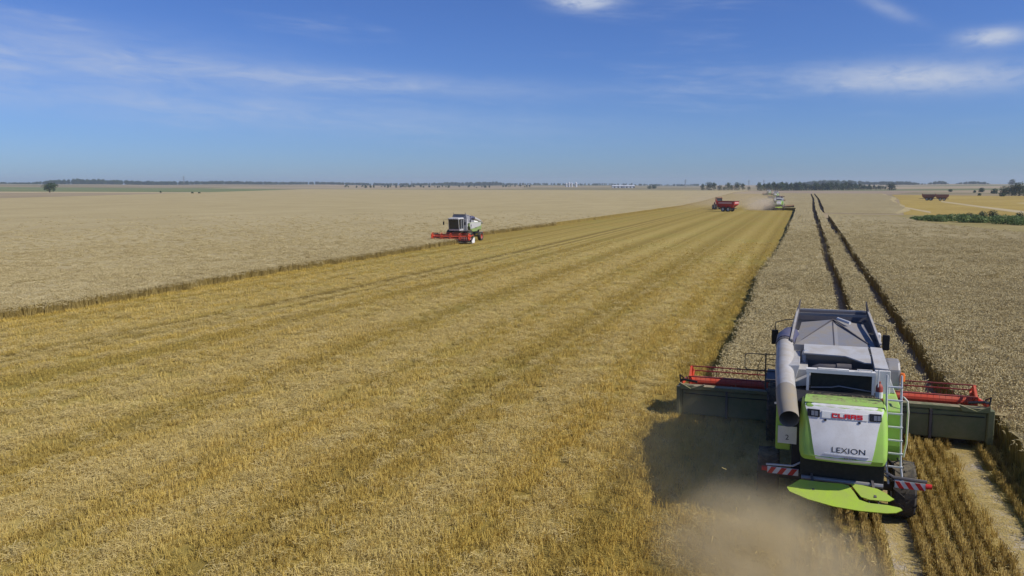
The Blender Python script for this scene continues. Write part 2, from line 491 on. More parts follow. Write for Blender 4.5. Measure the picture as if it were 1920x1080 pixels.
# ------------------------------------------------------------------ mesh helper
class MB:
    def __init__(self):
        self.v, self.f, self.mi = [], [], []

    def add(self, vs, fs, mi=0):
        b = len(self.v)
        self.v += [tuple(p) for p in vs]
        self.f += [tuple(b + i for i in f) for f in fs]
        self.mi += [mi] * len(fs)
        return self

    def box(self, x0, x1, y0, y1, z0, z1, mi=0):
        vs = [(x0, y0, z0), (x1, y0, z0), (x1, y1, z0), (x0, y1, z0), (x0, y0, z1), (x1, y0, z1), (x1, y1, z1), (x0, y1, z1)]
        return self.add(vs, [(0, 3, 2, 1), (4, 5, 6, 7), (0, 1, 5, 4), (1, 2, 6, 5), (2, 3, 7, 6), (3, 0, 4, 7)], mi)

    def hexa(self, b, t, mi=0):
        """eight corners: four below, four above"""
        return self.add(list(b) + list(t), [(0, 3, 2, 1), (4, 5, 6, 7), (0, 1, 5, 4), (1, 2, 6, 5), (2, 3, 7, 6), (3, 0, 4, 7)], mi)

    def bar(self, p0, p1, w, h=None, mi=0):
        """square bar between two points"""
        h = h or w
        p0, p1 = Vector(p0), Vector(p1)
        d = (p1 - p0).normalized()
        u = d.cross(Vector((0, 0, 1)))
        if u.length < 1e-3:
            u = Vector((1, 0, 0))
        u.normalize()
        n = u.cross(d)
        q = [u * a * w / 2 + n * b * h / 2 for a, b in ((-1, -1), (1, -1), (1, 1), (-1, 1))]
        return self.hexa([p0 + k for k in q], [p1 + k for k in q], mi)

    def tube(self, pts, r, seg=8, caps=True, mi=0):
        pts = [Vector(p) for p in pts]
        rs = r if isinstance(r, (list, tuple)) else [r] * len(pts)
        rings = []
        prev = None
        for i, p in enumerate(pts):
            a = pts[max(i - 1, 0)]
            b = pts[min(i + 1, len(pts) - 1)]
            d = (b - a).normalized()
            if prev is None:
                u = d.cross(Vector((0, 0, 1)))
                if u.length < 1e-3:
                    u = d.cross(Vector((1, 0, 0)))
            else:
                u = prev - d * prev.dot(d)
            u.normalize()
            prev = u
            n = d.cross(u)
            rings.append([p + (u * math.cos(2 * math.pi * k / seg) + n * math.sin(2 * math.pi * k / seg)) * rs[i] for k in range(seg)])
        vs = [q for rg in rings for q in rg]
        fs = []
        for i in range(len(pts) - 1):
            for k in range(seg):
                k2 = (k + 1) % seg
                fs.append((i * seg + k, i * seg + k2, (i + 1) * seg + k2, (i + 1) * seg + k))
        if caps:
            fs.append(tuple(range(seg - 1, -1, -1)))
            fs.append(tuple((len(pts) - 1) * seg + k for k in range(seg)))
        return self.add(vs, fs, mi)

    def lathe_x(self, prof_, cx, cy, cz, seg=24, mi=0):
        """profile of (x, r) turned about an axis along X"""
        vs, fs = [], []
        n = len(prof_)
        for k in range(seg):
            a = 2 * math.pi * k / seg
            for x, r in prof_:
                vs.append((cx + x, cy + r * math.cos(a), cz + r * math.sin(a)))
        for k in range(seg):
            k2 = (k + 1) % seg
            for i in range(n - 1):
                fs.append((k * n + i, k * n + i + 1, k2 * n + i + 1, k2 * n + i))
        return self.add(vs, fs, mi)

    def lathe_z(self, prof_, cx, cy, seg=20, mi=0):
        vs, fs = [], []
        n = len(prof_)
        for k in range(seg):
            a = 2 * math.pi * k / seg
            for r, z in prof_:
                vs.append((cx + r * math.cos(a), cy + r * math.sin(a), z))
        for k in range(seg):
            k2 = (k + 1) % seg
            for i in range(n - 1):
                fs.append((k * n + i, k2 * n + i, k2 * n + i + 1, k * n + i + 1))
        return self.add(vs, fs, mi)

    def prism(self, poly, axis, a, b, mi=0):
        """2D polygon extruded along axis: 'x' takes (y,z), 'y' takes (x,z), 'z' takes (x,y)"""
        def mk(p, w):
            return (w, p[0], p[1]) if axis == 'x' else (p[0], w, p[1]) if axis == 'y' else (p[0], p[1], w)
        n = len(poly)
        vs = [mk(p, a) for p in poly] + [mk(p, b) for p in poly]
        fs = [tuple(range(n)), tuple(range(2 * n - 1, n - 1, -1))] + [(i, i + n, (i + 1) % n + n, (i + 1) % n) for i in range(n)]
        return self.add(vs, fs, mi)

    def plate(self, quad, th, mi=0):
        """a sheet with thickness: quad corners pushed along their normal"""
        q = [Vector(p) for p in quad]
        n = (q[1] - q[0]).cross(q[2] - q[0]).normalized() * th
        k = len(q)
        vs = q + [p + n for p in q]
        fs = [tuple(range(k - 1, -1, -1)), tuple(range(k, 2 * k))] + [(i, (i + 1) % k, (i + 1) % k + k, i + k) for i in range(k)]
        return self.add(vs, fs, mi)

    def mesh(self, name, mats, bev=0.0, smooth=False):
        me = bpy.data.meshes.new(name)
        me.from_pydata(self.v, [], self.f)
        bm = bmesh.new()
        bm.from_mesh(me)
        bmesh.ops.remove_doubles(bm, verts=bm.verts, dist=1e-5) if smooth else None
        bmesh.ops.recalc_face_normals(bm, faces=bm.faces)
        if bev > 0:
            es = [e for e in bm.edges if len(e.link_faces) == 2 and e.calc_face_angle(0) > R(28)]
            bmesh.ops.bevel(bm, geom=es, offset=bev, segments=2, affect='EDGES', profile=0.6, clamp_overlap=True)
        bm.to_mesh(me)
        bm.free()
        if not isinstance(mats, (list, tuple)):
            mats = [mats]
        for m in mats:
            me.materials.append(M[m] if isinstance(m, str) else m)
        if len(mats) > 1 and bev == 0 and not smooth:
            me.polygons.foreach_set('material_index', self.mi)
        if smooth:
            me.shade_smooth()
            try:
                me.set_sharp_from_angle(angle=R(35))
            except Exception:
                pass
        return me

    def build(self, name, mats, parent=None, bev=0.0, smooth=False):
        o = bpy.data.objects.new(name, self.mesh(name, mats, bev, smooth))
        COL.objects.link(o)
        if parent is not None:
            o.parent = parent
        return o


def tag(o, label=None, cat=None, group=None, kind=None):
    for k, v in (('label', label), ('category', cat), ('group', group), ('kind', kind)):
        if v:
            o[k] = v
    return o


def empty(name, loc, rz=0.0, label=None, cat=None, group=None):
    e = bpy.data.objects.new(name, None)
    COL.objects.link(e)
    e.location = loc
    e.rotation_euler = (0, 0, rz)
    e.empty_display_size = 0.3
    return tag(e, label, cat, group)


def copy_tree(o, parent=None, skip=()):
    c = o.copy()
    COL.objects.link(c)
    c.parent = parent
    for ch in list(o.children):
        if ch.name.split('.')[0] not in skip:
            copy_tree(ch, c, skip)
    return c


# ------------------------------------------------------------------ terrain
def sstep(a, b, x):
    t_ = np.clip((x - a) / (b - a), 0, 1)
    return t_ * t_ * (3 - 2 * t_)


def gh(x, y):
    """height of the land: flat field, very low rises beyond it"""
    x = np.asarray(x, float)
    y = np.asarray(y, float)
    r = np.hypot(x, y)
    az = np.degrees(np.arctan2(x, y))
    left = 5.5 * np.exp(-((az + 55) / 22) ** 2) + 2.0
    right = 4.5 * np.exp(-((az - 14) / 13) ** 2)
    roll = 1.6 * np.sin(az * 0.31 + 1.0) + 0.9 * np.sin(az * 0.83)
    h = sstep(900, 3000, r) * (left + right + roll + 1.5)
    h = h + 3.0 * sstep(500, 1500, r) * np.exp(-((az - 13) / 9) ** 2)
    return h


def build_ground():
    rs = [0, 6] + list(np.geomspace(12, 5200, 72))
    nz = 240
    vs = [(0, 0, 0)]
    for r in rs[1:]:
        for k in range(nz):
            a = 2 * math.pi * k / nz
            x, y = r * math.sin(a), r * math.cos(a)
            vs.append((x, y, float(gh(x, y))))
    fs = [(0, 1 + (k + 1) % nz, 1 + k) for k in range(nz)]
    for i in range(1, len(rs) - 1):
        for k in range(nz):
            k2 = (k + 1) % nz
            a, b = 1 + (i - 1) * nz, 1 + i * nz
            fs.append((a + k, a + k2, b + k2, b + k))
    mb = MB().add(vs, fs)
    g = mb.build('ground', ['far_fields', 'earth'])
    tag(g, kind='structure')
    mi = [1 if max(abs(vs[i][0]) + abs(vs[i][1]) for i in f) < 520 else 0 for f in fs]
    g.data.polygons.foreach_set('material_index', mi)
    for p in g.data.polygons:
        p.use_smooth = True
    return g


build_ground()


def field_sheet(name, pts, mat, z=0.004, res=None):
    """flat field lying on the land, following its height"""
    bm = bmesh.new()
    vs = [bm.verts.new((x, y, 0)) for x, y in pts]
    bm.faces.new(vs)
    if res:
        xs = [p[0] for p in pts]
        ys = [p[1] for p in pts]
        for k in range(int((max(xs) - min(xs)) / res)):
            bmesh.ops.bisect_plane(bm, geom=bm.verts[:] + bm.edges[:] + bm.faces[:], plane_co=(min(xs) + (k + 1) * res, 0, 0), plane_no=(1, 0, 0))
        for k in range(int((max(ys) - min(ys)) / res)):
            bmesh.ops.bisect_plane(bm, geom=bm.verts[:] + bm.edges[:] + bm.faces[:], plane_co=(0, min(ys) + (k + 1) * res, 0), plane_no=(0, 1, 0))
    for v in bm.verts:
        v.co.z = float(gh(v.co.x, v.co.y)) + z
    bmesh.ops.recalc_face_normals(bm, faces=bm.faces)
    me = bpy.data.meshes.new(name)
    bm.to_mesh(me)
    bm.free()
    for p in me.polygons:
        if p.normal.z < 0:
            p.flip()
    me.materials.append(M[mat])
    o = bpy.data.objects.new(name, me)
    COL.objects.link(o)
    return tag(o, kind='structure')


# cut edge lines (Y, X) measured in the field
L_EDGE = [(-60, -41.2), (26, -41.4), (31, -40.9), (37, -41.0), (49, -41.6), (64, -41.0), (84, -41.2), (86, -44.3), (101, -44.3), (146, -41.8), (252, -38.5), (330, -41), (415, -46), (700, -60)]
R_EDGE = [(24, -2.7), (30, -2.72), (46, -2.72), (56, -3.0), (62, -3.12), (64, -2.95), (80, -2.5), (101, -2.32), (103, -2.5), (116, -2.35), (132, -2.42), (134, -2.62), (160, -2.45), (189, -2.6), (232, -2.65), (236, -11.4), (424, -11.6), (428, -18.6), (550, -19.0), (554, -28), (700, -29)]


def edge(tab, y):
    return np.interp(y, [a for a, _ in tab], [b for _, b in tab])


def bend(y):
    y = np.asarray(y, float)
    return 1.2 * sstep(200, 420, y) + (.025 * np.sin(y * .37) + .05 * np.sin(y * .13 + 1)) * (y > 24.4)


stub_pts = [(float(edge(L_EDGE, y)) - 0.6, y) for y, _ in L_EDGE] + [(float(edge(R_EDGE, y)) + 0.6, y) for y, _ in reversed(R_EDGE)] + [(6.2, 24.4), (6.2, -60)]
field_sheet('stubble_field', stub_pts, 'stubble_floor', 0.004)
field_sheet('tramline', [(1.98, -40), (2.48, -40), (2.5, 24.5), (2.5, 60), (2.05, 60), (2.0, 24.5)], 'track_soil', 0.012)
field_sheet('tramline', [(4.2, -40), (4.72, -40), (4.75, 24.5), (4.75, 60), (4.28, 60), (4.22, 24.5)], 'track_soil', 0.012)
# fields beyond, each where it lies
field_sheet('olive_margin_strip', [(5.2, 178), (17, 174), (18, 150), (26, 124), (45, 98), (120, 60), (120, 205), (44, 205), (5.5, 204)], 'olive_strip', 0.010)
field_sheet('gold_stubble_field', [(23, 206), (70, 190), (190, 230), (190, 420), (150, 560), (58, 600), (44, 420)], 'far_stubble', 0.03)
field_sheet('pale_swath', [(57.8, 386.1), (57.0, 290.4), (57.8, 247.7), (52.6, 225.1), (53.2, 271.0), (54.3, 362.7)], 'pale_field', 0.045)
field_sheet('pale_swath', [(81.5, 483.0), (87.4, 375.8), (80.1, 344.4), (75.4, 447.1)], 'pale_field', 0.045)
field_sheet('pale_swath', [(30.9, 286.6), (32.5, 233.2), (30.8, 220.2), (29.5, 273.2)], 'pale_field', 0.045)
field_sheet('brown_field', [(-80, 640), (60, 622), (120, 900), (-60, 980), (-140, 900)], 'brown_field', 0.05, 60)
field_sheet('pale_field', [(-700, 430), (-500, 512), (-470, 560), (-800, 520), (-1000, 430), (-900, 380)], 'pale_field', 0.05, 120)
field_sheet('green_meadow', [(-900, 520), (-500, 575), (-560, 800), (-900, 980), (-1700, 900), (-1700, 560)], 'meadow', 0.06, 120)


# ------------------------------------------------------------------ crops
WHEAT_H = 0.68


def slab(ys, xl, xr, ncol, h=WHEAT_H, amp=0.05, seed=0, wig=0.0, ramp=0, rside=False):
    """standing crop body: top surface and walls; returns verts, faces"""
    rg = np.random.default_rng(seed)
    vs, fs = [], []
    n = ncol + 1
    tt = np.linspace(0, 1, n) ** 1.0
    for iy, y in enumerate(ys):
        hh = h * min(1.0, (iy + .15) / ramp) if ramp else h
        a, b = xl(y) + rg.normal(0, wig), xr(y) + rg.normal(0, wig)
        for k in range(n):
            x = a + (b - a) * tt[k]
            z = float(gh(x, y))
            vs.append((x, y, z + (hh * .1 if rside and k == n - 1 else hh) + rg.uniform(-amp, amp) * hh))
    top = len(vs)
    for i in range(len(ys)):
        for k in (0, n - 1):
            x, y, z = vs[i * n + k]
            vs.append((x, y, float(gh(x, y)) - 0.02))
    for i in range(len(ys) - 1):
        for k in range(n - 1):
            fs.append((i * n + k, i * n + k + 1, (i + 1) * n + k + 1, (i + 1) * n + k))
        fs.append((i * n, (i + 1) * n, top + (i + 1) * 2, top + i * 2))
        fs.append((i * n + n - 1, top + i * 2 + 1, top + (i + 1) * 2 + 1, (i + 1) * n + n - 1))
    # front and back walls
    for i, s in ((0, 1), (len(ys) - 1, -1)):
        base = len(vs)
        for k in range(n):
            x, y, z = vs[i * n + k]
            vs.append((x, y, float(gh(x, y)) - 0.02))
        for k in range(n - 1):
            q = (i * n + k, base + k, base + k + 1, i * n + k + 1)
            fs.append(q if s > 0 else q[::-1])
    return vs, fs


def stalk_clump(seed, n, rad, h, lean, ear=True):
    """a clump of ripe wheat: stalks, a leaf each and a nodding ear"""
    rg = random.Random(seed)
    mb = MB()
    for i in range(n):
        a, r = rg.uniform(0, 6.283), rad * math.sqrt(rg.random())
        x, y = r * math.cos(a), r * math.sin(a)
        hh = h * rg.uniform(0.86, 1.08)
        la, ll = rg.uniform(0, 6.283), lean * rg.random()
        tx, ty = x + ll * math.cos(la), y + ll * math.sin(la)
        w = 0.006
        sa = rg.uniform(0, 3.14)
        dx, dy = w * math.cos(sa), w * math.sin(sa)
        mb.add([(x - dx, y - dy, 0.0), (x + dx, y + dy, 0.0), (tx + dx * .5, ty + dy * .5, hh), (tx - dx * .5, ty - dy * .5, hh)], [(0, 1, 2, 3)], 0)
        # ear: a slim spindle that nods over
        ea = rg.uniform(0, 6.283)
        nod = rg.uniform(0.2, 1.0)
        L = rg.uniform(0.085, 0.125)
        d = Vector((math.cos(ea) * nod, math.sin(ea) * nod, 0.65 - nod * 0.5)).normalized() * L
        p0 = Vector((tx, ty, hh))
        p1 = p0 + d
        mid = (p0 + p1) / 2
        u = d.cross(Vector((0, 0, 1))).normalized() * 0.016
        v = d.cross(u).normalized() * 0.014
        mb.add([p0, p1, mid + u, mid + v, mid - u, mid - v], [(0, 2, 3), (0, 3, 4), (0, 4, 5), (0, 5, 2), (1, 3, 2), (1, 4, 3), (1, 5, 4), (1, 2, 5)], 1)
        if rg.random() < 0.5:
            za = hh * rg.uniform(0.45, 0.8)
            b = Vector((tx * .7 + x * .3, ty * .7 + y * .3, za))
            e = b + Vector((math.cos(ea + 2) * .12, math.sin(ea + 2) * .12, rg.uniform(-.04, .06)))
            k = Vector((-math.sin(ea + 2), math.cos(ea + 2), 0)) * 0.007
            mb.add([b - k, b + k, e], [(0, 1, 2)], 0)
    return mb


def stub_row(seed, n, length, h, spread=0.025, splay=0.035):
    """cut stalks standing in a piece of drilled row, along Y"""
    rg = random.Random(seed)
    mb = MB()
    for i in range(n):
        y = rg.uniform(-length / 2, length / 2)
        x = rg.gauss(0, spread)
        hh = h * rg.uniform(0.7, 1.15)
        lx, ly = rg.gauss(0, splay), rg.gauss(0, splay)
        w = rg.uniform(0.004, 0.008)
        a = rg.uniform(0, 3.14)
        dx, dy = w * math.cos(a), w * math.sin(a)
        mb.add([(x - dx, y - dy, 0), (x + dx, y + dy, 0), (x + lx + dx * .8, y + ly + dy * .8, hh), (x + lx - dx * .8, y + ly - dy * .8, hh)], [(0, 1, 2, 3)])
        if rg.random() < 0.4:
            ea = rg.uniform(0, 6.283)
            b = Vector((x, y, hh * rg.uniform(.3, .9)))
            e = b + Vector((math.cos(ea) * .09, math.sin(ea) * .09, rg.uniform(-.08, .03)))
            k = Vector((-math.sin(ea), math.cos(ea), 0)) * 0.008
            mb.add([b - k, b + k, e], [(0, 1, 2)])
    return mb


def straw_heap(seed, n, rad, z0, z1, lmin, lmax):
    """chopped straw lying loose"""
    rg = random.Random(seed)
    mb = MB()
    for i in range(n):
        a, r = rg.uniform(0, 6.283), rad * math.sqrt(rg.random())
        c = Vector((r * math.cos(a), r * math.sin(a), rg.uniform(z0, z1) * (1 - 0.5 * r / rad)))
        b = rg.uniform(0, 6.283)
        L = rg.uniform(lmin, lmax) / 2
        d = Vector((math.cos(b), math.sin(b), rg.gauss(0, 0.28))) * L
        w = rg.uniform(0.003, 0.0055)
        k = Vector((-math.sin(b), math.cos(b), rg.gauss(0, .5))).normalized() * w
        mb.add([c - d - k, c - d + k, c + d + k, c + d - k], [(0, 1, 2, 3)])
    return mb


def variant(name, mb, mats):
    """a clump shape that a crop repeats (not placed in the scene by itself)"""
    return bpy.data.objects.new(name, mb.mesh(name, mats))


def scatter(name, variants, P, idx, rot, scl, base=None, base_mat=None):
    """ONE crop object: a base body and clumps standing on points of it"""
    bv, bf = base if base else ([], [])
    nb = len(bv)
    n = len(P)
    me = bpy.data.meshes.new(name)
    me.from_pydata([tuple(v) for v in bv] + [tuple(map(float, p)) for p in P], [], bf)
    if base_mat:
        me.materials.append(M[base_mat])
        me.shade_flat()
    sel = np.zeros(nb + n, bool)
    sel[nb:] = True
    a = me.attributes.new('sel', 'BOOLEAN', 'POINT')
    a.data.foreach_set('value', sel)
    a = me.attributes.new('idx', 'INT', 'POINT')
    a.data.foreach_set('value', np.concatenate([np.zeros(nb, np.int32), np.asarray(idx, np.int32)]))
    a = me.attributes.new('rot', 'FLOAT_VECTOR', 'POINT')
    a.data.foreach_set('vector', np.concatenate([np.zeros((nb, 3)), rot]).astype(np.float32).ravel())
    a = me.attributes.new('scl', 'FLOAT_VECTOR', 'POINT')
    a.data.foreach_set('vector', np.concatenate([np.ones((nb, 3)), scl]).astype(np.float32).ravel())
    o = bpy.data.objects.new(name, me)
    COL.objects.link(o)
    g = bpy.data.node_groups.new(name, 'GeometryNodeTree')
    g.interface.new_socket('Geometry', in_out='INPUT', socket_type='NodeSocketGeometry')
    g.interface.new_socket('Geometry', in_out='OUTPUT', socket_type='NodeSocketGeometry')
    N, L = g.nodes, g.links
    gi, go = N.new('NodeGroupInput'), N.new('NodeGroupOutput')
    iop = N.new('GeometryNodeInstanceOnPoints')
    L.new(gi.outputs[0], iop.inputs['Points'])
    jn = N.new('GeometryNodeJoinGeometry')
    infos = []
    for v in variants:
        oi = N.new('GeometryNodeObjectInfo')
        oi.inputs['Object'].default_value = v
        oi.inputs['As Instance'].default_value = True
        infos.append(oi)
    for oi in reversed(infos):
        L.new(oi.outputs['Geometry'], jn.inputs[0])
    L.new(jn.outputs[0], iop.inputs['Instance'])
    iop.inputs['Pick Instance'].default_value = True
    for nm, typ, sock in (('sel', 'BOOLEAN', 'Selection'), ('idx', 'INT', 'Instance Index'), ('rot', 'FLOAT_VECTOR', 'Rotation'), ('scl', 'FLOAT_VECTOR', 'Scale')):
        at = N.new('GeometryNodeInputNamedAttribute')
        at.data_type = typ
        at.inputs['Name'].default_value = nm
        src = [s for s in at.outputs if s.enabled and s.name == 'Attribute'][0]
        L.new(src, iop.inputs[sock])
    if base:
        j2 = N.new('GeometryNodeJoinGeometry')
        L.new(iop.outputs[0], j2.inputs[0])
        L.new(gi.outputs[0], j2.inputs[0])
        L.new(j2.outputs[0], go.inputs[0])
    else:
        L.new(iop.outputs[0], go.inputs[0])
    md = o.modifiers.new('clumps', 'NODES')
    md.node_group = g
    return tag(o, kind='stuff')


def sector(dmin, dmax, dens, a0=-62, a1=20):
    """even random points on the ground within a fan in front"""
    area = math.pi * (dmax ** 2 - dmin ** 2) * (a1 - a0) / 360
    n = int(area * dens)
    r = np.sqrt(rng.uniform(dmin ** 2, dmax ** 2, n))
    a = np.radians(rng.uniform(a0, a1, n))
    return r * np.sin(a), r * np.cos(a), r


def vnoise(x, y, s, seed=0):
    """cheap smooth value noise 0..1"""
    rg = np.random.default_rng(seed)
    T = rg.random((64, 64))
    u, v = x / s, y / s
    i, j = np.floor(u).astype(int), np.floor(v).astype(int)
    fu, fv = u - i, v - j
    fu, fv = fu * fu * (3 - 2 * fu), fv * fv * (3 - 2 * fv)
    g = lambda a, b: T[a % 64, b % 64]
    return (g(i, j) * (1 - fu) + g(i + 1, j) * fu) * (1 - fv) + (g(i, j + 1) * (1 - fu) + g(i + 1, j + 1) * fu) * fv


TRAMS = ((1.95, 2.55), (4.15, 4.78))      # bare wheel tracks in the stubble
GAPS = ((1.86, 2.66), (4.05, 4.90))       # the same tracks between the standing crop


def in_tram(x, y):
    b = bend(y)
    return ((x - b > TRAMS[0][0]) & (x - b < TRAMS[0][1])) | ((x - b > TRAMS[1][0]) & (x - b < TRAMS[1][1]))


def in_stubble(x, y):
    le = edge(L_EDGE, y)
    re = np.where(y < 24.2, 5.5, edge(R_EDGE, y))
    return (x > le + .1) & (x < re - .05) & ~((y < 26) & in_tram(x, y))


def r_bound(y):
    """right-hand limit of the wheat field the machine is cutting"""
    return np.interp(y, [-40, 100, 125, 150, 174, 181, 182, 204, 205, 240, 420, 620], [90, 48, 29, 20.8, 19.5, 19, 5.0, 5.2, 22, 27, 43, 57])


# --- stubble
stub_v = [variant('stubble_clump_a%d' % i, stub_row(10 + i, 20, 0.36, 0.155, 0.05, 0.045), ['stub']) for i in range(5)]
stub_g = [variant('stubble_clump_b%d' % i, stub_row(30 + i, 34, 0.36, 0.22, 0.03, 0.03), ['stub_gold']) for i in range(4)]
heap_v = [variant('straw_clump_%d' % i, straw_heap(50 + i, 80, 0.28, 0.02, 0.23, 0.05, 0.17), ['straw']) for i in range(6)]

P, I_, RT, SC = [], [], [], []
for d0, d1, dn, s in ((9, 24, 34, 1.0), (24, 40, 16, 1.15), (40, 70, 8.0, 1.15), (70, 110, 3.0, 1.3)):
    x, y, r = sector(d0, d1, dn)
    kp = rng.random(len(x)) > sstep(45, 110, r)
    x, y, r = x[kp], y[kp], r[kp]
    xr = np.round(x / 0.26) * 0.26 + rng.normal(0, 1, len(x)) * np.where(x > .2, 0.018 * s, 0.075)
    ok = in_stubble(xr, y)
    # fresh rows right of the machine are denser and golden
    x, y = xr[ok], y[ok]
    n = len(x)
    gold = (x > 0.2)
    thin = rng.random(n) < np.where(gold, 1.0, 1 - 0.62 * prof(warp_np(x, y), SWATHS))
    x, y, gold = x[thin], y[thin], gold[thin]
    n = len(x)
    P.append(np.c_[x, y, np.zeros(n)])
    I_.append(np.where(gold, 5 + rng.integers(0, 4, n), rng.integers(0, 5, n)))
    RT.append(np.c_[rng.normal(0, .05, n), rng.normal(0, .05, n), np.where(rng.random(n) < .5, 0, math.pi) + rng.normal(0, .08, n)])
    hs_ = rng.uniform(.8, 1.2, n) * (0.85 + 0.4 * vnoise(x, y, 3.0, 3)) * (1 - 0.55 * prof(warp_np(x, y), SOILS))
    SC.append(np.c_[np.full(n, s), np.full(n, s), hs_])
scatter('stubble', stub_v + stub_g, np.concatenate(P), np.concatenate(I_), np.concatenate(RT), np.concatenate(SC))

P, I_, RT, SC = [], [], [], []
for d0, d1, dn, s in ((9, 24, 30, 0.9), (24, 45, 14, 1.1), (45, 80, 7, 1.2), (80, 110, 3, 1.3)):
    x, y, r = sector(d0, d1, dn)
    kp = rng.random(len(x)) > sstep(45, 110, r)
    x, y, r = x[kp], y[kp], r[kp]
    ok = in_stubble(x, y)
    x, y = x[ok], y[ok]
    wob = (vnoise(x, y, 8, 5) - .5) * .4
    st = prof(warp_np(x + wob, y), SWATHS)
    pr = (0.04 + 1.0 * st) * np.clip(vnoise(x, y, 1.1, 8) * 1.3 + 0.25, 0, 1)
    pr = np.where(x > 0.9, 0.03, pr)
    ok = rng.random(len(x)) < pr
    x, y, st = x[ok], y[ok], st[ok]
    n = len(x)
    P.append(np.c_[x, y, np.zeros(n)])
    I_.append(rng.integers(0, 6, n))
    RT.append(np.c_[np.zeros(n), np.zeros(n), rng.uniform(0, 6.28, n)])
    k = s * rng.uniform(.7, 1.25, n)
    SC.append(np.c_[k, k, rng.uniform(.6, 1.2, n)])
# a few bits of straw on the bare wheel tracks
x, y, r = sector(9, 26, 45, -10, 16)
ok = in_tram(x, y) & (y < 24)
x, y = x[ok], y[ok]
n = len(x)
P.append(np.c_[x, y, np.zeros(n)])
I_.append(rng.integers(0, 6, n))
RT.append(np.c_[np.zeros(n), np.zeros(n), rng.uniform(0, 6.28, n)])
SC.append(np.c_[np.full(n, .8), np.full(n, .8), np.full(n, .16)])
scatter('straw_litter', heap_v, np.concatenate(P), np.concatenate(I_), np.concatenate(RT), np.concatenate(SC))

# --- standing wheat
wheat_v = [variant('wheat_clump_%d' % i, stalk_clump(80 + i, 22, 0.20, 0.78, 0.09), ['stalk', 'ear']) for i in range(6)]


def wheat_points(zones, test, hz=1.0, far=200):
    P, I_, RT, SC = [], [], [], []
    for d0, d1, dn, s, a0, a1 in zones:
        x, y, r = sector(d0, d1, dn, a0, a1)
        ok = test(x, y) & (rng.random(len(x)) > sstep(.3 * far, far, r))
        x, y = x[ok], y[ok]
        n = len(x)
        P.append(np.c_[x, y, gh(x, y)])
        I_.append(rng.integers(0, 6, n))
        RT.append(np.c_[rng.normal(0, .05, n), rng.normal(0, .05, n), rng.uniform(0, 6.28, n)])
        k = s * rng.uniform(.85, 1.2, n)
        SC.append(np.c_[k, k, hz * rng.uniform(.92, 1.06, n) * (0.93 + 0.14 * vnoise(x, y, 4, 9))])
    return np.concatenate(P), np.concatenate(I_), np.concatenate(RT), np.concatenate(SC)


def right_wheat(x, y):
    le = np.where(y < 24.6, 5.62, edge(R_EDGE, y) + .12)
    b = bend(y)
    gap = ((x - b > GAPS[0][0] - .08) & (x - b < GAPS[0][1] + .08)) | ((x - b > GAPS[1][0] - .08) & (x - b < GAPS[1][1] + .08))
    return (x > le) & (x < r_bound(y)) & ~((y > 24.5) & gap)


def left_wheat(x, y):
    return (x < edge(L_EDGE, y)) & (x > -400)


ysA = np.concatenate([np.arange(24.6, 60, 0.7), np.arange(60, 140, 2.0), np.arange(140, 300, 8), np.linspace(300, 620, 24)])
bv, bf = [], []


def add_slab(a):
    k = len(bv)
    bv.extend(a[0])
    bf.extend([tuple(i + k for i in f) for f in a[1]])


add_slab(slab(ysA, lambda y: float(edge(R_EDGE, y)) + .22, lambda y: GAPS[0][0] + float(bend(y)) - .05, 14, h=.76, seed=1, wig=0.05))
add_slab(slab(ysA, lambda y: GAPS[0][1] + .04 + float(bend(y)), lambda y: GAPS[1][0] - .05 + float(bend(y)), 6, h=.76, seed=2, wig=0.05))
ysB = [y for y in ysA if y < 181.5]
add_slab(slab(ysB, lambda y: GAPS[1][1] + .05 + float(bend(y)), lambda y: float(r_bound(y)), 34, h=.76, seed=3, rside=True, wig=0.05))
add_slab(slab([y for y in ysA if y > 204.5], lambda y: GAPS[1][1] + .05 + float(bend(y)), lambda y: float(r_bound(y)) + 1.2 * math.sin(y * .03) + .5 * math.sin(y * .11), 16, h=.74, seed=4, wig=0.05, ramp=3, rside=True))
add_slab(slab(np.arange(-30, 24.7, 0.7), lambda y: 5.6, lambda y: float(r_bound(y)), 40, h=.76, seed=5, wig=0.05))
p_ = wheat_points(((14, 34, 26, 1.0, -12, 24), (34, 60, 14, 1.15, -8, 20), (60, 110, 5, 1.5, -6, 19), (110, 180, 1.6, 1.9, -4, 19), ), right_wheat, 1.1, 180)
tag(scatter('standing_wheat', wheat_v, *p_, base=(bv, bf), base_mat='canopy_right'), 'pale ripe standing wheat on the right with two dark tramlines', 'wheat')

ysL = np.concatenate([np.arange(-40, 100, 1.0), np.arange(100, 260, 5), np.linspace(260, 900, 40)])
tl = slab(ysL, lambda y: float(np.interp(y, [-40, 250, 506, 900], [-380, -380, -497, -690])), lambda y: float(edge(L_EDGE, y)) - .30, 150, h=.56, amp=.03, seed=6, wig=0.06)
p_ = wheat_points(((40, 52, 12, 1.1, -62, -20), (52, 70, 8, 1.2, -62, -16), (70, 95, 4, 1.4, -62, -14), (95, 130, 1.6, 1.6, -62, -10), (130, 200, .7, 1.8, -62, -8)), left_wheat, .80, 200)
n = 1500                                   # ragged stalks along the cut edge
ye = rng.uniform(15, 130, n)
xe = edge(L_EDGE, ye) - rng.uniform(-.12, .38, n) + .12 * np.sin(ye * 1.3)
p_ = (np.concatenate([p_[0], np.c_[xe, ye, np.zeros(n)]]), np.concatenate([p_[1], rng.integers(0, 6, n)]),
      np.concatenate([p_[2], np.c_[rng.normal(0, .16, n), rng.normal(.05, .16, n), rng.uniform(0, 6.28, n)]]), np.concatenate([p_[3], np.c_[np.full(n, 1.1), np.full(n, 1.1), rng.uniform(.55, .84, n)]]))
